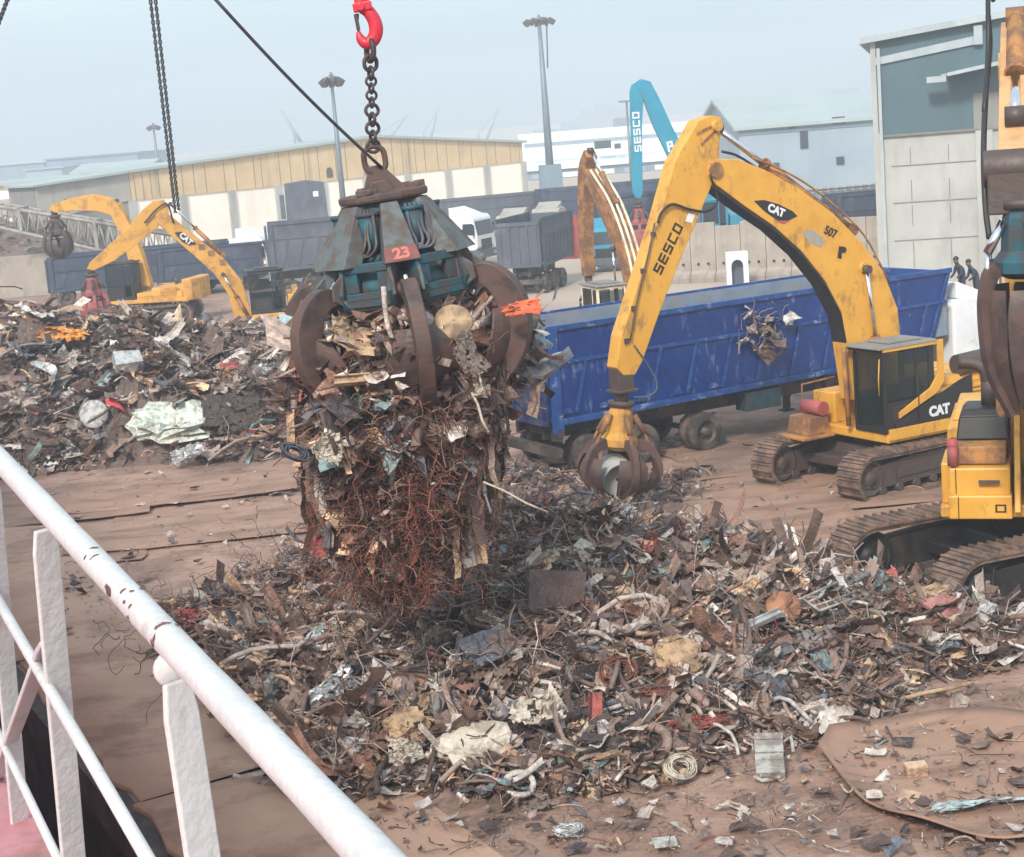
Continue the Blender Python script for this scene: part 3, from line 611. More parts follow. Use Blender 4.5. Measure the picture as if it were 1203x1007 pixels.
def cab(root,x0,x1,y0,y1,z0,z1,m,roofm,detail=True,glass='glass'):
    c=bpy.data.objects.new('cab',None); SC.collection.objects.link(c); c.parent=root
    p=.07
    mb=MB(); W_=x1-x0
    mb.box(x0,x1,y0,y1,z0,z0+.12)
    for (xa,ya) in ((x0,y0),(x0,y1-p),(x1-p,y0),(x1-p,y1-p)): mb.box(xa,xa+(p if xa>x0 else p*2.2),ya,ya+p,z0+.12,z1-.08)
    mb.box(x0+W_*.33,x0+W_*.33+.06,y1-p+.005,y1-.005,z0+.12,z1-.08)
    mb.box(x0,x1,y0,y1,z1-.1,z1-.02); mb.box(x0+.01,x1-.01,y0+.01,y0+.04,z0+.1,z0+.9); mb.box(x0+.01,x0+.05,y0,y1,z0+.1,z0+.9)
    mb.build('frame',m,c,bevel=.02)
    mb=MB(); mb.box(x0-.08,x1+.16,y0-.06,y1+.06,z1,z1+.07,tx=.03,ty=.03); mb.box(x0+.2,x1-.3,y0+.15,y1-.15,z1+.07,z1+.12); mb.build('roof',roofm,c,bevel=.02)
    mb=MB(); mb.box(x1-.03,x1-.012,y0+p,y1-p,z0+.1,z1-.1); mb.build('front_window',glass,c)
    mb=MB(); mb.box(x0+W_*.33+.07,x1-p-.01,y1-.03,y1-.012,z0+.75,z1-.12); mb.build('side_window',glass,c)
    mb=MB(); mb.box(x0+.16,x0+W_*.33-.01,y1-.03,y1-.012,z0+.75,z1-.14); mb.build('rear_side_window',glass,c)
    mb=MB(); mb.box(x0+W_*.33+.07,x1-p-.01,y1-.035,y1-.01,z0+.12,z0+.72); mb.build('door_panel','black' if detail else m,c)
    mb=MB(); mb.box(x0+.0,x0+.02,y0+p,y1-p,z0+.92,z1-.15); mb.build('rear_window',glass,c)
    if detail:
        mb=MB(); mb.box(x0+.35,x0+.85,y0+.3,y1-.3,z0+.35,z0+.5); mb.box(x0+.28,x0+.42,y0+.3,y1-.3,z0+.45,z0+1.15); mb.box(x0+.5,x0+.6,y0+.35,y1-.35,z0+.1,z0+.36); mb.build('seat','black',c,bevel=.03)
        mb=MB(); mb.tube([(x0+W_*.36,y1+.02,z0+.2),(x0+W_*.36,y1+.05,z0+.3),(x0+W_*.36,y1+.05,z0+1.1),(x0+W_*.36,y1+.02,z0+1.2)],.014,6); mb.build('hand_rail','black',c)
        mb=MB()
        for i in range(6): mb.box(x0+W_*.45,x1-.25,y1-.012,y1+.002,z0+.22+i*.07,z0+.245+i*.07)
        mb.build('vent_slats','iron',c)
    return c
def excavator(name,label,loc,heading,tdelta,ym,stickm,boom,stick,sarm,grap,group='excavators working in the scrap yard',trackL=4.7,trackH=1.0,trackG=2.6,shoe=.65,zf=1.15,cabm='black',cabroof='cladg2',hood='yellow',far=False,hw=1.42,cabx=(.35,1.9),rear=-3.1,trackm='track',under='iron',bw=.5,cabh=1.95,caby=1.42,boomy=-.12,platform=True,hoodz=2.35):
    root=empty(name,loc,heading,label,'excavator',group)
    for sy in (1,-1): track_unit(root,sy*trackG/2,trackL,trackH,shoe,trackm,under,tdelta,.2 if not far else .28,not far)
    mb=MB(); mb.M=Matrix.Rotation(tdelta,4,'Z'); mb.prism([(-.9,.5),(.9,.5),(.75,.92),(-.75,.92)],-trackG/2+.15,trackG/2-.15); mb.box(-1.3,-.7,-trackG/2+.1,trackG/2-.1,.45,.7); mb.box(.7,1.3,-trackG/2+.1,trackG/2-.1,.45,.7); mb.build('car_body',under,root,bevel=.04)
    mb=MB(); mb.cyl((0,0,.9),(0,0,zf),.62,n=28); mb.build('slew_ring',under,root)
    if platform:
        mb=MB(); mb.box(rear+.5,cabx[1]-.05,-hw,hw,zf,zf+.22); mb.build('platform',ym,root,bevel=.03)
        mb=MB(); mb.prism([(rear+.6,-.62),(rear+.25,-.4),(rear,0),(rear+.25,.4),(rear+.6,.62)] if 0 else [(rear+.75,-hw),(rear+.25,-hw*.93),(rear+.03,-hw*.5),(rear,0),(rear+.03,hw*.5),(rear+.25,hw*.93),(rear+.75,hw)],zf+.02,zf+1.15,plane='xy'); mb.build('counterweight',ym,root,bevel=.05)
        mb=MB(); mb.box(rear+.78,cabx[0]-.1,-hw+.02,hw-.02,zf+.222,hoodz-.2,ty=.03); mb.box(rear+.8,-.4,-hw+.1,hw-.4,hoodz-.2,hoodz,tx=.05,ty=.06); hd=mb.build('engine_hood',ym,root,bevel=.03)
        mb=MB(); mb.box(-.9,cabx[0]-.2,hw-.02,hw+.01,zf+.35,hoodz-.4); 
        for i in range(7): mb.box(-2.0,-1.1,hw-.03,hw+.012,zf+.35+i*.1,zf+.40+i*.1)
        mb.build('access_panel','yellowd' if ym!='tealb' else ym,hd)
        mb=MB(); mb.box(cabx[0]+.1,cabx[1]-.2,-hw+.02,-.6,zf+.222,zf+.95); mb.build('tool_box',ym,root,bevel=.03)
        mb=MB(); mb.cyl((-1.2,-.7,hoodz),(-1.2,-.7,hoodz+.35),.09,n=12); mb.cyl((-1.2,-.7,hoodz+.3),(-1.42,-.7,hoodz+.5),.07,n=12); mb.build('exhaust_pipe','iron',root)
        cab(root,cabx[0],cabx[1],.36,caby,zf+.225,zf+.225+cabh,cabm,cabroof,not far,'glass' if not far else 'glassf')
    # boom: side outline extruded as a box section
    bo=MB(); bo.prism(boom,boomy-bw/2,boomy+bw/2); b=bo.build('boom',ym,root,bevel=.02)
    so_=MB(); so_.prism(stick,boomy-bw*.4,boomy+bw*.4); s_=so_.build('stick',stickm,root,bevel=.02)
    for (p0,p1,yy,r,fr,par) in sarm: hyd(b if par=='b' else (s_ if par=='s' else root),p0,p1,boomy+yy,r,fr,'yfade' if not far else ym)
    if grap: grapple(root,(grap['p'][0],boomy,grap['p'][1]),**grap['k'])
    return root,b,s_
# ---------------- 507
L507=(8.75,39.1,0); H507=PI+R_(28)
q=lambda x,y: pl(x,y,L507,H507)
boom=[q(*p) for p in [(1058,470),(1054,400),(1050,362),(1033,318),(1008,285),(975,251),(935,222),(895,200),(862,187),(838,187),(828,196),(829,207),(838,218),(870,242),(905,266),(938,296),(965,330),(984,366),(990,402),(1000,470)]]
stick=[q(*p) for p in [(845,138),(832,136),(818,142),(790,190),(770,262),(748,330),(727,395),(722,432),(730,441),(744,440),(752,425),(775,360),(795,310),(815,262),(832,222),(842,190),(843,165)]]
rt,bm_,st_=excavator('excavator','yellow tracked excavator with 507 on its boom, standing in front of the blue trailer',L507,H507,R_(5),'yellow','yellow',boom,stick,
    [(q(1002,270),q(845,150),0,.13,.66,'b'),(q(1030,470),q(1010,316),.36,.1,.5,''),(q(1030,470),q(1010,316),-.36,.1,.5,'')],None,cabroof='cladg2',bw=.52,cabx=(-.42,1.08),trackG=2.85,trackL=5.1,shoe=.7,trackH=1.06)
g_top=q(733,437)
mb=MB(); mb.box(g_top[0]-.2,g_top[0]+.2,-.12-.2,-.12+.2,g_top[1]-.42,g_top[1]+.22); mb.box(g_top[0]-.26,g_top[0]+.26,-.12-.26,-.12+.26,g_top[1]-.45,g_top[1]-.38); mb.build('grab_link','iron',rt,bevel=.02)
gr=grapple(rt,(g_top[0],-.12,g_top[1]-.35),.98,5,.75,R_(-62),'tine','yellowd',length=.95,m_arm='yfade',bulge=1.0)
gr.rotation_euler=(0,R_(-8),0)
dr=MB(); dr.lathe([(.40,-.32),(.44,-.32),(.44,.32),(.40,.32),(.36,.1),(.05,.1)],24,axis='x',c=(0,0,0)); 
d=dr.build('pipe_section','greyblock'); gw=Matrix.Translation(L507)@Matrix.Rotation(H507,4,'Z')@Vector((g_top[0]+.3,-.12,g_top[1]-2.3)); d.location=gw; d.rotation_euler=(0,R_(10),R_(-75)); tag(d,'short grey pipe section gripped in the tines of the 507 excavator','pipe')
# lettering on the boom and stick, camera side (+y local)
def on_side(par,px,py,px2,py2,vf,yy,nm,m):     # centre pixel, pixel towards reading direction
    a=q(px,py); b=q(px2,py2); r=Vector((b[0]-a[0],0,b[1]-a[1])); u=Vector((0,1,0)).cross(r)
    return letter(vf,(a[0],yy,a[1]),r,u,nm,m,par)
ys=-.12+.52*.4+.004
on_side(st_,782,292,803,247,block_text('SESCO',.24,.19,.055,.045,.006),ys,'lettering','black')
yb=-.12+.26+.004
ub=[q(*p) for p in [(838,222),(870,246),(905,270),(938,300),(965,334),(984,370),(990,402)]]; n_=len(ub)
mb=MB(); mb.add([(x,y,z-.012) for y in (-.12-.262,-.12+.262) for x,z in ub]+[(x,y,z+.05) for y in (-.12-.262,-.12+.262) for x,z in ub],[(i,i+1,i+1+n_,i+n_) for i in range(n_-1)]+[(i+n_,i+1+n_,i+1+3*n_,i+3*n_) for i in range(n_-1)]+[(i,i+1,i+1+2*n_,i+2*n_) for i in range(n_-1)]); mb.build('underside_shade','black',bm_)  # black strip added along the boom's lower edge, underside shade put in as colour
# dark wedge badge with CAT
bd=MB(); bd.prism([q(*p) for p in [(881,236),(893,235),(910,240),(926,248),(932,254),(921,259),(909,259),(893,248)]],yb,yb+.006); bdo=bd.build('badge','black',bm_)
bd=MB(); bd.prism([q(*p) for p in [(906,259.6),(921,259.4),(925,257.5),(917,263.5)]],yb,yb+.005); bd.build('badge_stripe','pinkred',bm_)
on_side(bdo,907,247.5,927,256,text_data('CAT',.24,.004,.012,1.0),yb+.01,'lettering','white')
on_side(bm_,971,273,985,280,text_data('507',.27,.004,.008,.9),yb,'lettering','black')
bd=MB(); bd.prism([q(*p) for p in [(981,289),(988,290),(990,293),(988,297),(984,297),(984,304),(979,303)]],yb,yb+.005); bd.build('boom_mark','black',bm_)
bd=MB(); bd.prism([q(*p) for p in [(937,272),(950,270),(965,282),(960,291),(945,284)]],yb,yb+.003); bd.build('worn_decal','cladg',bm_)
bd=MB(); bd.prism([q(*p) for p in [(806,250),(814,252),(810,262),(802,260)]],ys,ys+.005); bd.build('label_plate','white',st_)
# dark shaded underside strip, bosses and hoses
for px,py,r in ((836,200,.17),(1010,314,.13),(838,148,.12)):
    a=q(px,py); mb=MB(); mb.cyl((a[0],-.12-.32,a[1]),(a[0],-.12+.32,a[1]),r,n=18); mb.build('pivot_pin','yellowd' if r<.15 else 'yfade',bm_)
hose(bm_,[q(1005,285),q(960,240),q(915,215),q(870,185),q(848,178)],.0,.03); hose(bm_,[q(1040,330),q(1010,275),q(965,232),q(925,205),q(880,185)],.12,.026,'yfade')
hose(bm_,[q(1045,340),q(1016,282),q(970,240),q(930,213),q(885,192)],-.3,.026,'yfade')
hose(st_,[q(829,205),q(838,235),q(826,248),q(805,246),q(785,240),q(772,250),q(768,262)],.16,.03)
hose(st_,[q(765,262),q(757,300),q(745,350),q(736,400)],.14,.02,'iron')
hose(st_,[q(742,405),q(765,440),q(768,458),q(755,466),q(742,466)],.1,.022,'slate')
mb=MB()
for px,py in ((764,275),(752,318),(741,362),(733,400)):
    a=q(px,py); mb.cbox((a[0],ys+.02,a[1]),(.1,.06,.1))
mb.build('hose_clamp','iron',st_)
mb=MB()
for dy in (0,14): a=q(833,150+dy*.4); mb.prism([q(815+dy*.4,156+dy*.9),q(838,145+dy*.5),q(839,148+dy*.5),q(816+dy*.4,160+dy*.9)],ys,ys+.006)
mb.build('grime_slot','yfade',st_)
# cab side livery
lc=MB(); DX=-.8; z0=1.375; Y_=1.43
lc.prism([(x+DX,z) for x,z in [(1.62,z0+.12),(-.75,z0+.12),(-.75,z0+1.05),(-.35,z0+.95),(1.62,z0+.22)]],Y_,Y_+.02); lv=lc.build('side_panel','black',rt)
lc=MB(); lc.prism([(1.8+DX,z0-.16),(-1.5,z0-.16),(-1.5,z0+.1),(1.8+DX,z0+.1)],Y_-.02,Y_+.03); lc.build('side_sill','yellow',rt,bevel=.01)
lc=MB(); lc.prism([(x+DX,z) for x,z in [(1.5,z0+.32),(1.5,z0+.46),(.55,z0+.9),(.3,z0+1.2),(.3,z0+1.98),(.12,z0+1.98),(.12,z0+1.0),(.35,z0+.75)]],Y_-.01,Y_+.035); lc.build('yellow_stripe','yellow',rt,bevel=.01)
lc=MB(); lc.prism([(1.92+DX,z0+1.98),(.12+DX,z0+1.98),(.12+DX,z0+1.88),(1.92+DX,z0+1.88)],Y_-.01,Y_+.03); lc.build('yellow_roof_rail','yellow',rt,bevel=.01)
letter(text_data('CAT',.31,.005,.018,1.0),(.30+DX,Y_+.028,z0+.33),(-1,0,.02),(0,0,1),'lettering','white',lv)
mb=MB(); mb.tube([(1.18,1.35,z0+.9),(1.24,1.42,z0+1.3),(1.18,1.4,z0+1.75)],.015,6); mb.build('grab_rail','yellow',rt)
mb=MB(); mb.tube([(1.2,.28,z0+.1),(1.25,.28,z0+1.9),(1.05,.28,z0+1.9)],.06,8); mb.build('guard_post','yfade',rt); mb=MB(); mb.tube([(1.2,-1.4,z0),(1.2,-1.4,z0+.9),(.2,-1.4,z0+.95)],.025,6); mb.build('guard_rail','yfade',rt)
# front toolbox cluster seen left of the cab
mb=MB(); mb.box(1.1,1.75,-1.35,-.5,1.2,1.62,tx=.06,ty=.04); mb.box(1.05,2.0,-1.4,-.4,1.12,1.2); mb.build('step_box','yfade',rt,bevel=.02)
mb=MB(); mb.cyl((1.3,-1.2,1.8),(1.3,-.5,1.8),.17,n=14); mb.build('air_canister','pinkred',rt)
mb=MB(); mb.cyl((-1.6,.9,2.55),(-2.6,.9,2.6),.26,n=18); mb.build('silencer','iron',rt)
# ---------------- right, near machine facing the camera
LR=(9.32,29.9,0); HR=math.atan2(-.95,-.32)
qr=lambda x,y: pl(x,y,LR,HR)
def cl2(pts,th): return outl(spline([np.array(p) for p in pts],5),np.interp(np.linspace(0,1,(len(pts)-1)*5+1),np.linspace(0,1,len(th)),th))
bR=cl2([(.3,2.3),(.45,4.2),(.75,6.6),(1.1,8.6),(1.6,9.4)],[.3,.42,.45,.35,.2])
stR=cl2([(1.35,9.75),(2.15,9.35),(3.45,8.55),(4.55,7.75)],[.28,.34,.28,.18])
R2,bR_,sR_=excavator('excavator','nearest yellow excavator, cut by the right edge, its grab hanging in front',LR,HR,PI+R_(25)-HR,'yellow','peach',bR,stR,
  [((1.65,10.05),(4.15,8.5),0,.15,.6,'s'),((1.2,2.3),(.8,5.9),.42,.1,.55,''),((1.2,2.3),(.8,5.9),-.42,.1,.55,'')],None,trackL=6.4,trackH=1.2,trackG=2.9,hw=1.42,under='black',bw=.62,boomy=.05,hoodz=3.1,cabx=(.35,1.9),shoe=.75,zf=1.6)
gR=grapple(R2,(4.6,.12,7.6),1.1,5,.7,R_(-55),'tine','teal',length=1.3,m_arm='chrome',bulge=.4)
mb=MB(); mb.cyl((4.55,-.42,7.75),(4.55,.5,7.75),.27,n=18); mb.box(4.3,4.8,-.36,.44,7.05,7.75); mb.build('stick_nose','iron',R2,bevel=.03)
for pts in ([(4.3,-.45),(4.9,-.6),(5.6,-.6),(6.1,-.45)],[(4.2,-.42),(5.0,-.52),(5.9,-.62),(6.2,-.5)]):
    pass
mb=MB(); mb.tube([tuple(v) for v in spline([(2.05,-.38,10.1),(2.25,-.36,9.6),(3.25,-.4,8.9),(4.25,-.42,8.0),(4.65,-.4,7.2),(4.8,-.35,6.7)],5)],.045,8); mb.build('hydraulic_hose','black',R2)
mb=MB(); mb.tube([tuple(v) for v in spline([(1.85,-.3,10.35),(2.25,-.36,10.5),(2.45,-.38,9.6),(3.65,-.42,8.6)],5)],.04,8); mb.build('hydraulic_hose','black',R2)
BX=Matrix.Translation((0,.2,.766))@Matrix.Diagonal((1,1,.78,1))
# right front box stack seen left of the boom (local -y is image left)
mb=MB(); mb.M=BX; mb.box(.9,2.02,-1.46,-.42,1.3,2.25,tx=.02,ty=.01); mb.build('fuel_tank_box','yellow',R2,bevel=.035)
mb=MB(); mb.M=BX; mb.box(1.0,2.14,-1.46,-.40,1.12,1.66); bx=mb.build('tool_box','yellow',R2,bevel=.03)
mb=MB(); mb.M=BX; mb.box(.9,1.8,-1.43,-.5,2.27,2.68,tx=.02); mb.build('tank_top','yfade',R2,bevel=.03)
mb=MB(); mb.M=BX; mb.box(.2,1.3,-1.35,-.45,2.7,3.2,tx=.1,ty=.05); mb.build('air_intake_panel','black',R2,bevel=.03)
mb=MB(); mb.M=BX; mb.box(.1,1.2,-1.3,-.45,3.2,3.36,tx=.12,ty=.1); mb.build('intake_cap','black',R2,bevel=.03)
mb=MB(); mb.M=BX; mb.cyl((.6,-.78,3.36),(.6,-.78,4.0),.16,n=16); mb.tube([tuple(v) for v in spline([(.6,-.78,3.9),(.6,-.82,4.15),(.55,-1.0,4.3),(.5,-1.3,4.33)],4)],.16,14); mb.build('exhaust_pipe','iron',R2)
mb=MB(); mb.M=BX; mb.cyl((1.95,-1.38,2.3),(1.95,-1.38,2.75),.09,n=12); mb.lathe([(.1,0),(.1,.12),(.04,.16)],10,c=(1.95,-1.38,2.75)); mb.build('work_light','pinkred',R2)
mb=MB(); mb.M=BX; mb.box(2.142,2.15,-.68,-.5,1.28,1.31); mb.box(2.142,2.15,-.68,-.5,1.43,1.46); mb.box(2.142,2.15,-.68,-.65,1.31,1.43); mb.box(2.142,2.15,-.53,-.5,1.31,1.43); mb.build('box_emblem','black',bx)
mb=MB(); mb.M=BX; mb.box(2.03,2.12,-.95,-.6,1.92,1.98); mb.build('step','iron',R2)
mb=MB(); mb.M=BX; mb.box(2.035,2.045,-1.34,-1.325,1.68,2.24); mb.box(2.1,2.152,-1.3,-1.285,1.14,1.64); mb.build('panel_seam','black',R2)
mb=MB(); mb.M=BX; mb.prism([(.2,1.3),(2.25,1.3),(2.1,1.9),(1.3,3.3),(.5,3.9),(.0,3.4)],-.36,-.26); mb.prism([(.2,1.3),(2.25,1.3),(2.1,1.9),(1.3,3.3),(.5,3.9),(.0,3.4)],.36,.46); mb.build('boom_foot_plate','yellow',R2,bevel=.02)
# ---------------- left front machine
LA_=gnd(318,396); LA=(LA_.x+.9,LA_.y-1,0); HA=PI+R_(8)
qa=lambda x,y: pl(x,y,LA,HA)
boomA=[qa(*p) for p in [(297,372),(284,330),(262,303),(232,280),(208,260),(190,246),(182,250),(184,262),(200,276),(228,300),(252,322),(268,345),(276,374)]]
stickA=[qa(*p) for p in [(192,235),(180,236),(168,246),(150,268),(128,288),(106,308),(102,316),(110,318),(135,306),(160,288),(185,268),(198,252),(197,240)]]
A1,b1,s1_=excavator('excavator','front left yellow excavator with raised boom, red grab and cab behind the scrap heap',LA,HA,R_(-20),'yellowd','yellowd',boomA,stickA,
  [(qa(262,300),qa(200,240),0,.1,.55,'b'),(qa(292,372),qa(262,322),.36,.09,.5,'')],dict(p=qa(106,314),k=dict(s=1.0,n=5,openr=.4,az0=.4,m_t='pinkred',m_b='pinkred',bulge=.45)),far=False,cabroof='black',cabm='black',cabx=(-.1,1.5))
yb=-.12+.26+.004
bd=MB(); bd.prism([qa(*p) for p in [(205,273),(213,272),(228,283),(231,287),(222,288),(214,284)]],yb,yb+.01); bdo=bd.build('badge','black',b1)
a=qa(218.5,280.5); b=qa(228,289); letter(text_data('CAT',.36,.01,.015,.9),(a[0],yb+.018,a[1]),(b[0]-a[0],0,b[1]-a[1]),Vector((0,1,0)).cross(Vector((b[0]-a[0],0,b[1]-a[1]))),'lettering','white',bdo)
mb=MB()
for px,py in ((237,290),(248,297),(262,308)):
    a=qa(px,py); mb.cbox((a[0],yb+.01,a[1]),(.28,.02,.25))
mb.build('boom_marks','yfade',b1)
hose(s1_,[qa(204,262),qa(197,240),qa(185,245),qa(170,262)],.2,.04)
# ---------------- left rear machine
LB_=gnd(182,378); LB=(LB_.x,LB_.y,0); HB=PI-R_(12)
qb=lambda x,y: pl(x,y,LB,HB)
boomB=[qb(*p) for p in [(178,336),(168,300),(158,274),(150,258),(140,240),(132,234),(124,240),(136,262),(146,285),(153,310),(160,336)]]
stickB=[qb(*p) for p in [(140,240),(128,232),(110,228),(88,232),(62,240),(58,246),(66,250),(90,247),(115,248),(132,253),(141,250)]]
A2,b2,s2_=excavator('excavator','yellow excavator further back at left with level stick and rusty grab curled under it',LB,HB,R_(10),'yellowd','yellowd',boomB,stickB,
  [(qb(160,285),qb(136,236),0,.1,.55,'b')],dict(p=qb(62,246),k=dict(s=1.05,n=5,openr=.5,az0=.2,m_t='iron',m_b='iron',bulge=.6)),far=True,cabroof='black',cabm='black',caby=1.4,hoodz=1.9,hw=1.4)
# ---------------- cream cab machine behind the trailer
LC=(4.75,57.5,0); HC=R_(108)
qc=lambda x,y: pl(x,y,LC,HC)
boomC=[qc(*p) for p in [(760,372),(753,340),(742,300),(728,262),(712,232),(700,205),(690,186),(682,180),(678,190),(680,235),(694,262),(708,285),(714,310),(718,340),(722,372)]]
stickC=[qc(*p) for p in [(690,180),(682,176),(677,195),(678,240),(679,300),(681,336),(691,338),(695,300),(697,250),(696,215)]]
# steep foreshortening: build the arm from real lengths in its own vertical plane instead
boomC=cl2([(.3,1.9),(1.0,4.0),(2.2,5.4),(4.2,7.0)],[.3,.42,.4,.2]); stickC=cl2([(4.0,7.7),(4.6,6.9),(5.0,5.0),(5.1,3.2)],[.2,.35,.3,.18])
A3,b3,s3_=excavator('excavator','rusty yellow excavator with a cream cab and steep arm, seen behind the blue trailer',LC,HC,R_(20),'yfade','yfade',boomC,stickC,
  [((1.9,6.0),(4.0,7.8),.0,.1,.55,'b'),((1.4,1.9),(1.5,4.4),.4,.08,.5,''),((1.4,1.9),(1.5,4.4),-.4,.08,.5,'')],dict(p=(5.1,3.1),k=dict(s=.8,n=4,openr=.4,az0=.2,bulge=.5,length=.9)),far=False,cabm='cream',cabroof='cladg2',cabh=1.85)
mb=MB()
for y in (-.2,0,.2): mb.tube([tuple(v) for v in spline([(.1,boomC and y-.12,2.4),(.55,y-.12,4.15),(1.85,y-.12,5.9),(3.6,y-.12,7.1)],4)],.05,6)
mb.build('hydraulic_pipes','cream',b3)
# ---------------- teal long machine beyond the barriers
LD=(at(858,240,100).x,100,0); HD=PI
qd=lambda x,y: pl(x,y,LD,HD)
boomD=[qd(*p) for p in [(868,262),(842,238),(806,180),(790,150),(774,115),(764,96),(754,93),(748,100),(756,118),(768,150),(785,185),(815,235),(846,272)]]
stickD=[qd(*p) for p in [(764,96),(752,93),(742,100),(740,108),(741,150),(743,225),(747,233),(753,233),(755,225),(754,150),(756,112)]]
A4,b4,s4_=excavator('excavator','teal long reach excavator working beyond the concrete barriers',LD,HD,R_(15),'tealb','tealb',boomD,stickD,[],dict(p=qd(750,234),k=dict(s=1.15,n=5,openr=.4,az0=.2,m_t='pinkred',m_b='pinkred',bulge=.4,length=1.15)),far=True,cabm='tealb',cabroof='tealb',zf=1.3,cabh=2.1,hoodz=2.9,bw=.6)
a=qd(748,155); letter(block_text('SESCO',.42,.38,.1,.09,.02),(a[0],-.12+.25,a[1]),(0,0,1),(1,0,0),'lettering','white',s4_)
a=qd(787,172); letter(block_text('P',.62,.36,.1,.12,.02),(a[0],-.12+.31,a[1]),(-1,0,.15),(0,0,1),'lettering','white',b4)

# ================================================================ TRUCKS
def wheel(par,x,y,r=.52,w_=.3,dual=False,s=-1,nm='wheel'):
    mb=MB(); prof=[(r*.58,-w_/2),(r*.9,-w_/2),(r,-w_/2+.05),(r,w_/2-.05),(r*.9,w_/2),(r*.58,w_/2)]
    mb.lathe(prof,28,axis='y',c=(x,y,r)); 
    if dual: mb.lathe(prof,28,axis='y',c=(x,y+.34,r))
    t=mb.build(nm,'tyre',par)
    mb=MB(); o=-w_/2; k=s
    pr=[(r*.6,-w_/2+.01),(r*.55,-w_/2+.05),(r*.42,-w_/2+.12),(r*.25,-w_/2+.12),(r*.23,-w_/2-.02),(r*.16,-w_/2-.04),(.01,-w_/2-.04)]
    if s>0: pr=[(a,-b) for a,b in pr]
    mb.lathe(pr,22,axis='y',c=(x,y,r))
    for i in range(8):
        a=i*PI/4; mb.cyl((x+math.cos(a)*r*.33,y+s*(w_/2-.13),r+math.sin(a)*r*.33),(x+math.cos(a)*r*.33,y+s*(w_/2-.06),r+math.sin(a)*r*.33),.02,n=6)
    mb.build('hub','hub',t)
    return t
TL=Vector((1.0,41.55,0)); TA=R_(28.3); TLEN=13.3
def trailer(name,label,loc,ang,L,zt,zb,body,lip,near=True,cat='trailer',ribs=11,axles=(1.0,2.9,4.5),group=None,W_=2.5,rake=.55):
    tr=empty(name,loc,ang,label,cat,group)
    # outline of side (x along, z up)
    ol=[(-.02,zb+.05),(.25,zb-.12),(L-rake-.35,zb+.02),(L-rake,zb+.25),(L+.25,zt),(.05,zt)]
    mb=MB(); t=.06
    mb.prism(ol,0,t); mb.prism(ol,W_-t,W_); 
    mb.box(.1,L-rake-.3,t,W_-t,zb+.02,zb+.12)
    mb.prism([(L-rake-.1,zb+.15),(L-rake,zb+.15),(L+.2,zt-.05),(L+.1,zt-.05)],t,W_-t)
    bd=mb.build('body',body,tr)
    if near:
        mb=MB(); mb.box(-.03,.25,-.06,W_+.06,0,0.001) if 0 else None
        zr=zt-.95
        mb.box(.3,L+.02,-.05,-.001,zr,zr+.09); mb.box(0.05,L+.22,-.07,-.001,zt-.1,zt+.04); mb.box(0.05,L+.22,W_+.001,W_+.07,zt-.1,zt+.04)
        mb.prism([(0,zb),(.28,zb-.1),(L-rake-.35,zb+.03),(L-rake-.35,zb+.18),(.28,zb+.06),(0,zb+.15)],-.07,-.001)
        for i in range(ribs):
            x=.75+(L-1.9)*i/(ribs-1); h0=zb+.17; h1=zr
            mb.prism([(x-.05,h0),(x+.05,h0),(x+.05+.38,h1),(x-.05+.38,h1)],-.045,-.001)
            mb.prism([(x-.45,h0),(x-.1,h0),(x-.2,h0+.14),(x-.38,h0+.14)],-.05,-.001)
        mb.prism([(-.02,zb-.3),(.32,zb-.3),(.3,zt),(.02,zt)],-.09,-.071); mb.prism([(L-.75,zb+.35),(L-.68,zb+.35),(L+.12,zt-.1),(L+.05,zt-.1)],-.05,-.001)
        mb.build('side_ribs','bluerib' if body=='blue' else body,bd,bevel=.012)
        mb=MB(); mb.box(.1,L+.1,t+.002,t+.02,zb+.5,zt-.02); mb.box(.1,L+.1,W_-t-.02,W_-t-.002,zb+.5,zt-.02); mb.build('inner_lining',lip,bd)
    # rear door
    mb=MB(); mb.box(-.1,-.03,.03,W_-.03,zb-.1,zt-.15)
    for i in range(5): mb.box(-.16,-.1,.15+i*.5,.25+i*.5,zb,zt-.3)
    mb.box(-.17,-.1,.03,W_-.03,zt-.35,zt-.2); mb.box(-.17,-.1,.03,W_-.03,zb-.08,zb+.06); mb.build('tailgate','bluedk' if body=='blue' else body,tr)
    mb=MB(); mb.box(.2,L-1.2,.75,.9,.95,zb-.02); mb.box(.2,L-1.2,W_-.9,W_-.75,.95,zb-.02)
    for x in np.arange(.4,L-1.4,1.2): mb.box(x,x+.12,.9,W_-.9,1.0,1.2)
    mb.box(.1,.3,.1,W_-.1,.55,.8); mb.build('chassis','chassis',tr)
    for x in axles:
        wheel(tr,x,.18,dual=True,s=-1); wheel(tr,x,W_-.18-.34,dual=True,s=1)
        mb=MB(); mb.cyl((x,.3,.52),(x,W_-.3,.52),.08,n=10); mb.box(x-.4,x+.4,.55,.68,.75,.85); mb.build('axle','chassis',tr)
    return tr
tr=trailer('dump_trailer','long blue steel dump trailer with slanted ribs and scraped paint, behind the 507 excavator',TL,TA,TLEN,3.9,1.5,'blue','bluelip',axles=(1.15,2.75,4.75),W_=3.0)
mb=MB(); mb.box(6.1,7.3,.05,.55,.85,1.38); mb.build('storage_box','teal',tr,bevel=.03)
for y in (.35,2.15):
    mb=MB(); mb.box(9.0,9.16,y-.08,y+.08,.25,1.4); mb.box(8.9,9.26,y-.15,y+.15,.2,.26); mb.tube([(9.1,y,.5),(9.9,y,1.4)],.03,6); mb.build('landing_leg','chassis',tr)
mb=MB(); mb.box(.1,.28,-.05,.25,1.0,1.5); mb.cyl((.2,-.1,1.2),(.2,.2,1.2),.11,n=12); mb.build('hinge_bracket','chassis',tr)
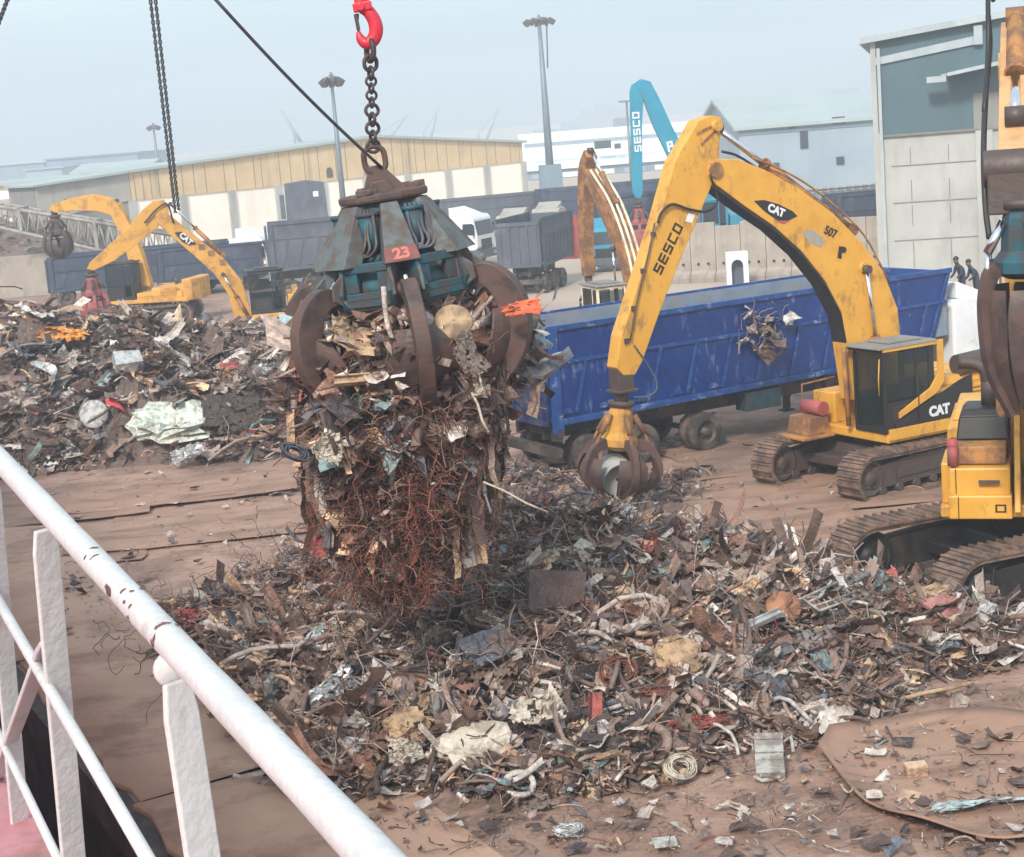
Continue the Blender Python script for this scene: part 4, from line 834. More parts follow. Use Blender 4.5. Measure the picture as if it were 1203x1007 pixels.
def truck_cab(name,label,loc,ang,m='white',stripe=None,group=None,scale=1.,trim='slate',door_decal=False):
    """cab-over tractor, local +x forward, near side -y"""
    o=empty(name,loc,ang,label,'truck',group); s=scale
    mb=MB(); sd=[(-.95,.95),(1.05,.95),(1.2,1.1),(1.2,1.75),(1.02,2.75),(.85,2.95),(-.4,3.0),(-.95,2.85)]
    mb.prism([(x*s,z*s) for x,z in sd],-1.22*s,1.22*s); cb=mb.build('cab',m,o,bevel=.07)
    mb=MB(); mb.prism([(-.6*s,2.98*s),(.7*s,2.96*s),(-.5*s,3.45*s),(-.6*s,3.45*s)],-1*s,1*s); mb.build('roof_fairing',m,cb,bevel=.03)
    for y0,y1 in ((-1.235,-1.21),(1.21,1.235)):
        mb=MB(); mb.prism([(.25*s,1.85*s),(1.08*s,1.85*s),(.96*s,2.5*s),(.35*s,2.5*s)],y0*s,y1*s); mb.build('side_window','glassf',cb)
    mb=MB(); mb.prism([(1.19*s,1.8*s),(1.215*s,1.8*s),(1.06*s,2.62*s),(1.035*s,2.62*s)],-1.08*s,1.08*s); mb.build('windscreen','glassf',cb)
    mb=MB(); mb.box(1.15*s,1.3*s,-1.2*s,1.2*s,.45*s,.95*s); mb.box(-.9*s,1.15*s,-1.15*s,1.15*s,.6*s,.94*s); mb.build('bumper',m if stripe else trim,o,bevel=.03)
    mb=MB(); mb.box(1.2*s,1.23*s,-.7*s,.7*s,1.0*s,1.55*s); mb.build('grille','black',cb)
    for y in (-1.4,1.4): mb=MB(); mb.box(.95*s,1.1*s,(y-.1)*s,(y+.1)*s,1.85*s,2.4*s); mb.tube([(1.02*s,y*s*.86,2.42*s),(1.02*s,y*s,2.42*s)],.03,5); mb.build('mirror','black',cb)
    for y in (-.95,.95): mb=MB(); mb.box(1.29*s,1.32*s,(y-.18)*s,(y+.18)*s,.6*s,.78*s); mb.build('headlight','cladg',o)
    if stripe:
        mb=MB(); pts=[(-.9,1.35),(0,1.45),(.6,1.3),(1.15,1.4)]; p=spline([np.array(q_) for q_ in pts],5); mb.prism(outl([tuple(x*s for x in q_) for q_ in p],[.06]*len(p)),-1.24*s,-1.21*s); mb.prism(outl([(x*s,z*s-.25) for x,z in p],[.03]*len(p)),-1.24*s,-1.21*s); mb.build('red_stripe',stripe,cb)
    mb=MB(); mb.box(-4.3*s,-.9*s,-.4*s,-.25*s,.7*s,.95*s); mb.box(-4.3*s,-.9*s,.25*s,.4*s,.7*s,.95*s); mb.box(-2.2*s,-1.1*s,-1.1*s,-.45*s,.45*s,.95*s); mb.build('chassis','chassis',o)
    for x in (.1,-3.3):
        for y,k in ((-1.08,-1),(1.08,1)): wheel(o,x*s,y*s,.5*s,.28*s,s=k)
    return o
# tractor of the blue trailer
c=Vector((math.cos(TA),math.sin(TA),0)); nn=Vector((-c.y,c.x,0)); p=TL+c*(TLEN+1.25)+nn*1.25
truck_cab('tractor_truck','pale grey and white tractor unit hitched to the right end of the blue trailer',p,TA,'white',trim='cladg')
# background carriers
def tipper(name,label,px,py,L,H,zb,ang,m,cabm='slate',W_=2.5,group='dull grey and navy tipping bodies in the truck park',cab_=False):
    b=gnd(px,py); return trailer(name,label,(b.x,b.y,0),ang,L,H,zb,m,m,near=True,ribs=7,axles=(.9,2.3,L-1.9),cat='trailer',group=group,rake=.12)
G2='dull grey and navy tipping bodies in the truck park'
tipper('dump_trailer','long navy dump trailer at the left, behind the parked rear excavator',62,362,11,3.1,1.0,R_(12),'navy')
tipper('dump_trailer','long navy dump trailer between the two left excavator booms',190,352,12,3.0,1.0,R_(10),'navy')
tipper('dump_trailer','slate grey high sided tipper body left of the big grab',322,350,7.4,4.3,1.6,R_(8),'slate')
b=at(338,275,128); o=empty('stacked_bin',(b.x,b.y,0),R_(6),'smaller slate grey bin standing higher behind the tipper body left of the grab','bin')
z0=4.6; mb=MB(); mb.prism([(0,0),(3.3,0),(3.1,5.7),(1.7,5.95),(.1,5.8)],0,2.4); mb.build('body','slate',o,bevel=.03)
mb=MB(); mb.box(-.35,-.003,.2,1,3.2,5.0); mb.build('bracket','slate',o); MB().box(2.2,2.6,-.05,-.005,4.7,5.1).build('bracket','white',o)
c_=gnd(292,346); truck_cab('truck','white truck cab with a red swoosh, between excavator boom and grey tipper',(c_.x,c_.y+4,0),R_(-12),'white','pinkred',scale=1.12)
c_=gnd(552,312); truck_cab('truck','white truck cab just right of the big grab head',(c_.x,c_.y,0),R_(-25),'white',scale=1.12)
c_=gnd(608,300); truck_cab('truck','grey truck cab behind the tipper, left of the two seen over it',(c_.x,c_.y+4,0),R_(-110),'cladg',scale=.88)
c_=gnd(650,290); truck_cab('truck','grey white truck cab seen over the tipper, nearest the tall mast',(c_.x,c_.y+4,0),R_(-110),'cladg',scale=.88)
c_=gnd(716,318); truck_cab('truck','small green truck cab glimpsed between the two arms',(c_.x,c_.y,0),R_(-100),'tealb',scale=.9)
tp=tipper('tipper_truck','blue grey tipper body with a red front edge parked in the middle of the yard',640,346,5.6,4.0,1.55,R_(70),'slate')
mb=MB(); mb.box(5.7,5.8,-.3,2.7,1.3,3.7); mb.prism([(5.7,1.0),(6.2,.9),(5.7,3.0)],2.5,2.6); mb.build('red_flap','pinkred',tp)
tipper('dump_trailer','long navy trailer side parked behind the truck cabs right of the grab',520,285,15,3.3,1.3,R_(14),'slate')
tipper('dump_trailer','dark navy trailer parked right of centre, behind the cream cab machine',640,278,16,3.6,1.3,R_(12),'navy')
tipper('dump_trailer','navy container trailer between the steep arm and the teal arm',705,312,4.6,4.1,1.4,R_(10),'navy')
tipper('dump_trailer','dark trailer beyond the barriers, below the teal building corner',985,300,6,3.4,1.3,R_(5),'navy')
# ================================================================ BARRIERS etc
for k in range(9):
    px=784+k*29.5; b=gnd(px,333-k*1.2); b2=gnd(px+29.5,333-(k+1)*1.2)
    an_=math.atan2(b2.y-b.y,b2.x-b.x); L=(b2-b).length*.985
    o=empty('concrete_barrier',b,an_,'tall grey precast concrete barrier panel, %s from the left in its row'%['first','second','third','fourth','fifth','sixth','seventh','eighth','ninth'][k],'barrier','concrete barriers in a row')
    H=3.0+.12*math.sin(k*2.3)
    mb=MB(); mb.prism([(-.45,0),(.75,0),(.75,.25),(.32,.6),(.3,H),(0,H),(-.02,.6),(-.45,.25)],0,L,plane='yz'); mb.build('panel','concrete',o,bevel=.02)
    mb=MB(); 
    for x in (.3,.7): mb.cyl((x*L,-.08,.95),(x*L,-.005,.95),.07,n=10)
    mb.build('lifting_hole','black',o)
b=gnd(865,335); o=empty('arch_booth',(b.x,b.y-.6,0),R_(-4),'small white booth with an arched opening in front of the concrete barriers','booth')
mb=MB(); H=1.75; ol=[(-.55,0),(-.3,0),(-.3,1.05)]+[(-.3*math.cos(t),1.05+.32*math.sin(t)) for t in np.linspace(0,PI,9)][1:-1]+[(.3,1.05),(.3,0),(.55,0),(.55,H),(-.55,H)]
mb.prism(ol,-.35,.35); mb.build('shell','white',o,bevel=.02); mb=MB(); mb.box(-.32,.32,.2,.3,0,1.4); mb.build('inner_panel','slate',o)
# lattice boom lying on the heap at left
a0=at(-30,238,112); a1=at(150,272,112); a2=at(215,290,112)
o=empty('lattice_boom',(a0.x,a0.y,0),0,'grey lattice crane boom lying sloped across the heap on the far left','crane boom')
def lat(p0,p1,h0,h1,d,n):
    mb=MB(); 
    for yy in (0,d):
        for zz in (0,1):
            A_=Vector((p0[0],yy,p0[1]-(h0 if zz else 0))); B_=Vector((p1[0],yy,p1[1]-(h1 if zz else 0))); mb.tube([A_,B_],.13,6)
    br=MB()
    for i in range(n):
        t0,t1=i/n,(i+1)/n
        for yy in (0,d):
            x0=p0[0]+(p1[0]-p0[0])*t0; x1=p0[0]+(p1[0]-p0[0])*t1; xm=(x0+x1)/2
            zt=lambda t:p0[1]+(p1[1]-p0[1])*t; zl=lambda t:zt(t)-(h0+(h1-h0)*t)
            br.tube([(x0,yy,zl(t0)),(xm,yy,zt((t0+t1)/2))],.06,5); br.tube([(xm,yy,zt((t0+t1)/2)),(x1,yy,zl(t1))],.06,5)
        br.tube([(x0,0,zt(t0)),(x0,d,zt(t0))],.05,5)
        br.tube([(x0,0,zl(t0)),(x1,d,zl(t1))],.05,5)
    for k in (0.22,.6,1):
        x=p0[0]+(p1[0]-p0[0])*k; br.box(x-.12,x+.12,-.12,d+.12,p0[1]+(p1[1]-p0[1])*k-(h0+(h1-h0)*k)-.1,p0[1]+(p1[1]-p0[1])*k+.15)
    return mb,br
mb,br=lat((0,a0.z),(a1.x-a0.x+3,a1.z-.5),1.3,2.2,2.,20); mb.build('chord','lattice',o); br.build('lacing','lattice',o)
# blocks and bank at far left
b=gnd(-40,372); bk=MB(); 
o=empty('concrete_block_wall',(gnd(-60,352).x,gnd(0,352).y,0),R_(2),'pale concrete retaining wall with a taller end block, on the brown bank at far left','wall')
zt=at(0,303,o.location.y).z
mb=MB(); mb.box(0,9.0,0,1,0,zt,ty=.05); mb.build('wall_panel','concrete',o,bevel=.04); mb=MB(); mb.box(9.05,11.2,-.4,1.2,0,zt+.35,ty=.05); mb.build('end_block','greyblock',o,bevel=.05)
# small things: persons behind the tractor
def person(name,label,loc,ang,lean,m,h=1.7,arms=0):
    o=MB(); me=bpy.data.meshes.new('body'); 
    V=[(0,0,.92),(0,0,1.15),(lean*.3,0,1.38),(lean*.42,0,1.5),(lean*.5,0,1.58),(lean*.55,0,1.66),
       (0.02,.11,.88),(.04,.12,.48),(0,.12,.08),(.14,.12,.03),(0.02,-.11,.88),(-.04,-.12,.48),(-.08,-.12,.08),(.06,-.12,.03),
       (lean*.3,.2,1.4),(lean*.3+.06,.25,1.12),(lean*.3+.26+arms,.2,1.0),(lean*.3,-.2,1.4),(lean*.3+.05,-.25,1.12),(lean*.3+.26,-.2,.98+arms)]
    E=[(0,1),(1,2),(2,3),(3,4),(4,5),(0,6),(6,7),(7,8),(8,9),(0,10),(10,11),(11,12),(12,13),(2,14),(14,15),(15,16),(2,17),(17,18),(18,19)]
    Rr=[.14,.14,.16,.07,.09,.09,.1,.075,.055,.05,.1,.075,.055,.05,.07,.055,.04,.07,.055,.04]
    me.from_pydata(V,E,[]); ob=bpy.data.objects.new(name,me); SC.collection.objects.link(ob); me.materials.append(M[m])
    md=ob.modifiers.new('skin','SKIN'); ob.modifiers.new('sub','SUBSURF').render_levels=1
    for i,r in enumerate(Rr): me.skin_vertices[0].data[i].radius=(r,r)
    me.skin_vertices[0].data[0].use_root=True
    ob.location=loc; ob.rotation_euler=(0,0,ang); ob.scale=(.8,.8,.8); tag(ob,label,'person','workers behind the tractor unit')
    mb=MB(); mb.lathe([(.005,.13),(.06,.11),(.1,.03),(.095,-.03),(.07,-.11),(.02,-.13)],12,c=(lean*.55,0,1.68)); mb.build('head','skin',ob)
    mb=MB(); mb.lathe([(.005,.15),(.07,.13),(.112,.06),(.115,.02),(.0,.02)],12,c=(lean*.55-.01,0,1.69)); mb.build('hair','black',ob)
    return ob
pz=at(1140,352,52)
st=empty('flatbed_load',(pz.x,52,0),R_(10),'dark stacked machinery and drums behind the tractor unit roof, right of the blue trailer','machinery')
zt=pz.z
mb=MB(); mb.box(-1.4,1.6,0,1.6,zt-.5,zt-.1); mb.box(-1.5,1.7,-.1,1.7,0,zt-.5,tx=.05); mb.build('platform','concrete',st)
for x,r_,h_ in ((-.9,.24,.6),(-.4,.2,.5),(1.0,.28,.45)):
    mb=MB(); mb.cyl((x,.5,zt-.1),(x,.5,zt-.1+h_),r_,n=14); mb.build('drum','slate' if x<1 else 'cladg2',st)
person('person','crouched worker in dark blue clothes, left of the two behind the tractor unit',(pz.x-.15,52.3,zt-.1),R_(200),.5,'cloth')
person('person','worker in a dark jacket bending forward, right of the two behind the tractor unit',(pz.x+.38,52.6,zt-.25),R_(190),.6,'cloth')
# ================================================================ MAIN GRAB
YG=24.0
gc=at(467,330,YG)                     # centre of the lower body ring
gb=empty('grab',(gc.x,gc.y,gc.z),0,'huge teal and grey grab numbered 23 with rusty tines, hanging full of scrap','grab')
gb.scale=(1,1,.9); gb.rotation_euler=(0,R_(-4.5),R_(-2))   # local -y faces the camera
AZ=[R_(-90+8+a) for a in (4,64,124,184,244,304)]
# core barrel
mb=MB(); mb.lathe([(.1,1.28),(.5,1.28),(.52,1.15),(.58,1.1),(.6,.7),(.66,.66),(.72,.3),(.88,.1),(.92,-.1),(.7,-.22),(.2,-.3),(.02,-.3)],28); mb.build('barrel','teal',gb)
mb=MB(); mb.lathe([(.02,1.30),(.62,1.29),(.64,1.33),(.64,1.40),(.6,1.43),(.02,1.44)],12,smooth=False); 
rnd=random.Random(3)
for i in range(16):
    a=rnd.uniform(0,6.28); r=rnd.uniform(.35,.6); mb.cbox((r*math.cos(a),r*math.sin(a),1.46),(rnd.uniform(.05,.16),rnd.uniform(.03,.1),rnd.uniform(.04,.12)),None)
mb.build('top_plate','tine',gb,bevel=.01)
mb=MB(); mb.prism([(-.28,1.42),(.36,1.42),(.12,1.75),(.04,1.84),(-.1,1.84),(-.16,1.75)],-.05,.05); mb.prism([(-.2,1.42),(.2,1.42),(.1,1.6),(-.1,1.6)],-.22,-.16); mb.prism([(-.2,1.42),(.2,1.42),(.1,1.6),(-.1,1.6)],.16,.22); mb.build('lifting_lug','tine',gb,bevel=.015)
def link(mb,c,L,Wd,r,ax=0,tilt=0.,n=26,m=8):
    pts=[]; s=(L-Wd)/2
    for i in range(n+1):
        a=2*PI*i/n; x=math.cos(a)*Wd/2; z=math.sin(a)*Wd/2+(s if math.sin(a)>1e-6 else -s if math.sin(a)<-1e-6 else 0); pts.append((x,z))
    v=[];k=len(pts)-1
    for i in range(k):
        x,z=pts[i]; xn,zn=pts[(i+1)%k]; xp,zp=pts[i-1]; tx,tz=xn-xp,zn-zp; l=math.hypot(tx,tz); tx/=l;tz/=l
        for j in range(m):
            b=2*PI*j/m; ox=-tz*math.cos(b)*r; oz=tx*math.cos(b)*r; oy=math.sin(b)*r; v.append((x+ox,oy,z+oz))
    Mx=Matrix.Translation(c)@Matrix.Rotation(tilt,4,'Y')@Matrix.Rotation(ax,4,'Z'); v=[tuple(Mx@Vector(q_)) for q_ in v]
    mb.add(v,[(i*m+j,i*m+(j+1)%m,((i+1)%k)*m+(j+1)%m,((i+1)%k)*m+j) for i in range(k) for j in range(m)],True)
mb=MB(); link(mb,(-.03,0,1.93),.42,.3,.042,R_(15)); mb.build('shackle_ring','tine',gb)
for ki,a in enumerate(AZ):
    Mx=Matrix.Rotation(a,4,'Z')          # local x radial outward
    # covering panel over the cylinder
    def pn(z): return .60+(1.28-z)*.60
    mb=MB(); mb.M=Mx; zs=[1.27,.9,.38]; ws=[.15,.25,.36] if ki else [.12,.18,.24]; 
    v=[]; 
    for z,w_ in zip(zs,ws):
        r=pn(z); v+=[(r,-w_,z),(r,w_,z),(r-.30,w_+.02,z),(r-.30,-w_-.02,z)]
    f=[]
    for i in (0,1):
        b=i*4; f+=[(b,b+1,b+5,b+4),(b+1,b+2,b+6,b+5),(b+3,b,b+4,b+7)]
    f+=[(0,3,2,1)]
    mb.add(v,f); mb.build('cylinder_cover','panel',gb,bevel=.015)
    if ki==0:
        mb=MB(); mb.M=Mx; v=[]; 
        for z,w_ in ((.60,.222),(.39,.245)): r=pn(z)+.012; v+=[(r,-w_,z),(r,w_,z)]
        mb.add(v+[(x-.015,y,z) for x,y,z in v],[(0,1,3,2),(4,6,7,5),(0,2,6,4),(1,5,7,3),(0,4,5,1),(2,3,7,6)]); np_=mb.build('number_plate','redp',gb)
        d=Mx.to_3x3(); cc=d@Vector((pn(.495)+.016,0,.495)); letter(text_data('23',.25,.004,.012,.95),cc,d@Vector((0,1,0)),d@Vector((-.6,0,1)).normalized(),'lettering','num',np_)
    # cylinder and bright rod
    mb=MB(); mb.M=Mx; mb.cyl((.5,0,1.0),(.90,0,.32),.09,n=14); cy=mb.build('tine_cylinder','black',gb)
    mb=MB(); mb.M=Mx; mb.cyl((.9,0,.33),(1.22,0,-.02),.045,n=12); mb.build('piston_rod','chrome',cy)
    mb=MB(); mb.M=Mx
    for y in (-.2,.2): mb.prism([(.6,.4),(1.0,.36),(1.26,.15),(1.28,-.08),(1.1,-.2),(.6,-.2)],y-.025,y+.025)
    mb.build('hinge_bracket','panel',gb,bevel=.012)
    # tine
    cl=spline([(1.08,-.04),(1.38,-.06),(1.62,-.34),(1.71,-.78),(1.62,-1.22),(1.32,-1.70),(.88,-2.12)],5)
    th=np.interp(np.linspace(0,1,len(cl)),[0,.12,.4,.75,1],[.11,.17,.21,.18,.02])
    mb=MB(); mb.M=Mx; mb.prism(outl([(p[0],p[1]) for p in cl],th),-.105,.105); mb.cyl((1.09,-.19,-.04),(1.09,.19,-.04),.11,n=14); t=mb.build('tine','tine',gb,bevel=.018)
    mb=MB(); mb.M=Mx; i0=int(len(cl)*.45); v=[];m=len(cl)
    for i in range(i0,m):
        u=(i-i0)/(m-1-i0); w_=.50*(math.sin(PI*(.12+.86*u)))**.9+.03
        px,pz=cl[i][0]-.05,cl[i][1]
        for y in (-1,-.6,-.2,.2,.6,1): v.append((px-.16*abs(y)**1.5,y*w_,pz))
        for y in (-1,-.6,-.2,.2,.6,1): v.append((px-.16*abs(y)**1.5-.03,y*w_,pz))
    rows=m-i0; f=[]
    for i in range(rows-1):
        for j in range(5): f+=[(i*12+j,i*12+j+1,(i+1)*12+j+1,(i+1)*12+j),(i*12+6+j,(i+1)*12+6+j,(i+1)*12+7+j,i*12+7+j)]
        f+=[(i*12,(i+1)*12,(i+1)*12+6,i*12+6),(i*12+5,i*12+11,(i+1)*12+11,(i+1)*12+5)]
    f+=[(j,j+6,j+7,j+1) for j in range(5)]
    mb.add(v,f); mb.build('shovel_blade','tine',t)
    mb=MB(); mb.M=Mx; cli=[(p[0]+float(th_)+.004,p[1]) for p,th_ in zip(cl,th)]
    # between covers: hoses and rectangular pocket frames
    a2=a+R_(30); M2=Matrix.Rotation(a2,4,'Z'); mb=MB(); mb.M=M2
    mb.prism([(.72,.5),(1.0,.42),(1.16,-.02),(1.05,-.26),(.8,-.3)],-.40,-.33); mb.prism([(.72,.5),(1.0,.42),(1.16,-.02),(1.05,-.26),(.8,-.3)],.33,.40); mb.prism([(.9,-.1),(1.1,-.1),(1.04,-.3),(.84,-.3)],-.33,.33)
    mb.box(.93,1.02,-.32,.32,.28,.42); mb.box(1.0,1.09,-.32,.32,-.24,-.02); mb.box(.90,1.0,-.32,-.15,-.02,.28); mb.box(.90,1.0,.15,.32,-.02,.28); mb.build('pocket_frame','teal' if ki%3!=1 else 'panel',gb,bevel=.012)
    mb=MB(); mb.M=M2
    for h in range(4 if ki in (0,5,1) else 2):
        y=-.14+h*.09; rr0=.64+.02*h; pts=spline([(rr0-.05,y*.6,1.2),(rr0+.05,y,1.05),(rr0+.1,y*1.2+.04*math.sin(h*2),.8),(rr0+.16,y*1.1,.62),(rr0+.15,y*.8-.1,.5),(rr0+.1,y*.5-.2,.58)],4); mb.tube([tuple(q_) for q_ in pts],.024,6)
    mb.build('hose_bundle','iron' if ki else 'slate',gb)
    mb=MB(); mb.M=M2; mb.cyl((.62,.0,.55),(.62,.0,1.1),.15,n=14); mb.cyl((.62,0,1.1),(.62,0,1.16),.17,n=14); mb.build('valve_pot','teal',gb)
# ---- chain
top=at(436,18,YG); bot=Vector(gb.matrix_basis@Vector((-.03,0,2.05)))
hk=at(433,40,YG)
ch=empty('chain',bot,0,'dark steel chain between the red hook and the grab ring','chain')
p1=at(434.5,52,YG); seg=p1-bot; Lc=seg.length; tilt=math.atan2(seg.x,seg.z)
sizes=[]; s_=0.02; kk=0; LL=[.30]*5+[.235]*4+[.3,.36,.5]
tot=sum(l*.74 for l in LL); sc_=Lc/tot
for kk,l in enumerate(LL):
    l*=1; adv=l*.74*sc_; c_=seg.normalized()*(s_+adv/2); s_+=adv
    mb=MB(); link(mb,c_,l*1.0*sc_*1.04,l*.60*(1.05 if kk<9 else .85),l*.15*sc_,R_(25)+kk*PI/2,tilt,20,7); mb.build('chain_link','chain',ch)
# ---- hook: thick curved body with eye and latch
ho=empty('crane_hook',at(430,25,YG),0,'bright red crane hook at the top of the chain','hook'); ho.rotation_euler=(0,R_(-6),0)
mb=MB(); P_=[(.0,.36),(-.03,.22),(.06,.12),(.115,-.02),(.11,-.16),(.04,-.27),(-.06,-.29),(-.12,-.22),(-.135,-.12)]
p=spline([(x,0,z) for x,z in P_],5); r=np.interp(np.linspace(0,1,len(p)),[0,.15,.45,.7,.9,1],[.07,.085,.1,.095,.06,.03]); mb.tube([tuple(q_) for q_ in p],r,14,flat=.75)
hkb=mb.build('hook_body','hook',ho)
mb=MB(); mb.box(-.14,.12,-.09,.09,.14,.26); mb.cyl((-.03,-.12,.2),(-.03,.12,.2),.06); mb.prism([(-.11,.26),(-.05,.26),(-.02,.7),(-.10,.7)],-.03,.03); mb.prism([(.04,.26),(.1,.26),(.12,.7),(.05,.7)],-.03,.03); mb.build('swivel_yoke','hook',ho,bevel=.015)
mb=MB(); mb.tube([(-.09,0,.12),(-.12,0,-.0),(-.13,0,-.12)],.016,6); mb.box(-.15,-.1,-.035,.035,-.1,.12); mb.build('latch','chain',ho)
mb=MB(); mb.cyl((.02,-.05,.66),(.02,.05,.66),.14,n=16); mb.tube([(-.09,0,.66),(-.09,0,14)],.02,8); mb.tube([(.13,0,.66),(.13,0,14)],.02,8); mb.build('hoist_sheave','chain',ho)
# ---- ropes
def rope(name,label,pts,r,cat='rope',group=None,twist=True):
    o=MB(); o.tube([tuple(q_) for q_ in pts],r,8); return tag(o.build(name,'rope'),label,cat,group)
a=at(250,-4,YG*.93); b=at(445,196,YG); b2=gb.matrix_basis@Vector((.05,-.07,1.8))
P_=[a+(b2-a)*t+Vector((0,0,-.07*math.sin(PI*t))) for t in np.linspace(0,1,14)]; rope('tag_rope','dark slack rope running down from upper left to the grab lug',P_,.024)
a=at(176,-6,70); b=at(206,250,76); a2=at(182,-6,70); b2=at(210,247,76)
def braid(a,b,n,r,w_,lab):
    o=MB(); 
    for ph in (0,PI): o.tube([tuple(a+(b-a)*t+Vector((math.cos(t*n+ph)*w_,math.sin(t*n+ph)*w_,0))) for t in np.linspace(0,1,220)],r,5)
    return tag(o.build('wire_rope','rope'),lab,'rope','twisted crane ropes in front of the ochre warehouse')
braid(a,b,110,.04,.045,'twisted dark wire rope hanging behind the left excavator boom, left of the pair'); braid(a2,b2,110,.04,.045,'twisted dark wire rope hanging behind the left excavator boom, right of the pair')
a=at(-12,55,40); b=at(14,-14,40); braid(a,b,40,.03,.03,'short piece of twisted wire rope crossing the top left corner')['group']='twisted crane ropes in front of the ochre warehouse'
a=at(642,24,185); b=at(643.5,80,185); rope('halyard','thin cable hanging beside the tallest floodlight mast',[a,b],.07,'cable')

# ================================================================ SCRAP
def C(*c): return s2l(c)
PAL=[(C(128,108,96),9),(C(112,96,88),9),(C(98,80,72),10),(C(146,130,120),6),(C(164,154,146),7.5),(C(84,68,62),9),(C(66,54,52),7),(C(198,192,184),5),(C(228,226,222),1.6),(C(116,86,72),5),(C(130,94,78),2.2),(C(178,150,122),3.5),(C(208,184,150),1.2),(C(140,70,64),.6),(C(110,128,130),1.6),(C(126,150,152),.7),(C(92,98,106),3),(C(50,44,46),6)]
PC=[tuple(v*min(1.62,.72/max(p_[0][:3])) for v in (p_[0][0],p_[0][1],p_[0][2]*1.02))+(1,) for p_ in PAL]; PW_=np.array([p_[1] for p_ in PAL]); PW_=PW_/PW_.sum()
def rot(rng,flat=.5,nrm=None):
    yaw=rng.uniform(0,2*PI); t=rng.normal(0,flat); a=rng.uniform(0,2*PI)
    A_=Matrix.Rotation(t,3,Vector((math.cos(a),math.sin(a),0)))@Matrix.Rotation(yaw,3,'Z'); return np.array(A_)
def crumple(rng,nx,ny,a,b,amp,folds=4):
    u,v=np.meshgrid(np.linspace(-.5,.5,nx),np.linspace(-.5,.5,ny)); z=np.zeros_like(u)
    for _ in range(folds):
        th=rng.uniform(0,PI); o=rng.uniform(-.4,.4); d=u*np.cos(th)+v*np.sin(th)-o; z+=np.abs(d)*rng.uniform(-1,1)*1.4
    z+=rng.normal(0,.13,u.shape)
    x=u*a+rng.normal(0,.05,u.shape)*a; y=v*b+rng.normal(0,.05,u.shape)*b
    # ragged outline
    return np.stack([x,y,z*amp],-1).reshape(-1,3)
def gridf(nx,ny): return [(j*nx+i,j*nx+i+1,(j+1)*nx+i+1,(j+1)*nx+i) for j in range(ny-1) for i in range(nx-1)]
GF={}
def p_sheet(mb,rng,c,s,col,flat=.5,n=5,amp=.5,asp=None):
    ny=n; asp=asp or rng.uniform(.45,1); k=(n,ny)
    if k not in GF: GF[k]=gridf(*k)
    v=crumple(rng,n,ny,s,s*asp,s*amp); mb.add(v@rot(rng,flat).T+c,GF[k],False,0,col)
def p_strip(mb,rng,c,s,col,flat=.4,w_=None):
    n=7; w_=w_ or s*rng.uniform(.06,.2); t=np.linspace(-.5,.5,n); k1,k2=rng.normal(0,.35),rng.normal(0,.3)
    x=t*s; z=k1*s*t*t*2+rng.normal(0,.02,n)*s; y=k2*s*t*t; tw=rng.normal(0,.8)*t
    A_=np.stack([x,y-np.cos(tw)*w_/2,z-np.sin(tw)*w_/2],1); B_=np.stack([x,y+np.cos(tw)*w_/2,z+np.sin(tw)*w_/2],1)
    if rng.random()<.5:   # angle section
        D=np.stack([x,y+np.cos(tw)*w_/2+np.sin(tw)*w_*.6,z+np.sin(tw)*w_/2+w_*.6*np.cos(tw)],1); v=np.concatenate([A_,B_,D]); f=[(i,i+1,i+1+n,i+n) for i in range(n-1)]+[(i+n,i+1+n,i+1+2*n,i+2*n) for i in range(n-1)]
    else: v=np.concatenate([A_,B_]); f=[(i,i+1,i+1+n,i+n) for i in range(n-1)]
    mb.add(v@rot(rng,flat).T+c,f,False,0,col)
def p_bar(mb,rng,c,s,col,flat=.35,r=None,n=6,sides=5):
    t=np.linspace(-.5,.5,n); x=t*s; kk=rng.normal(0,.12,2)*s; v=np.stack([x,kk[0]*np.sin(t*4)+rng.normal(0,.01,n)*s,kk[1]*np.cos(t*3)],1)
    mb.tube(v@rot(rng,flat).T+c,r or rng.uniform(.012,.04),sides,True,True,0,col)
def p_wire(mb,rng,c,s,col,r=.009,n=9,sides=3,drop=0.):
    d=norm(rng.normal(0,1,3)); p=[np.zeros(3)]
    for _ in range(n-1):
        d=norm(d+rng.normal(0,.55,3)-np.array([0,0,drop])); p.append(p[-1]+d*s/n)
    p=np.array(p); p-=p.mean(0); mb.tube(p+c,r,sides,False,True,0,col)
def p_chunk(mb,rng,c,s,col,flat=.6):
    v=np.array([(x,y,z) for z in (-.5,.5) for y in (-.5,.5) for x in (-.5,.5)])*np.array([1,rng.uniform(.4,.9),rng.uniform(.2,.6)])*s+rng.normal(0,.07,(8,3))*s
    mb.add(v@rot(rng,flat).T+c,[(0,2,3,1),(4,5,7,6),(0,1,5,4),(2,6,7,3),(0,4,6,2),(1,3,7,5)],False,0,col)
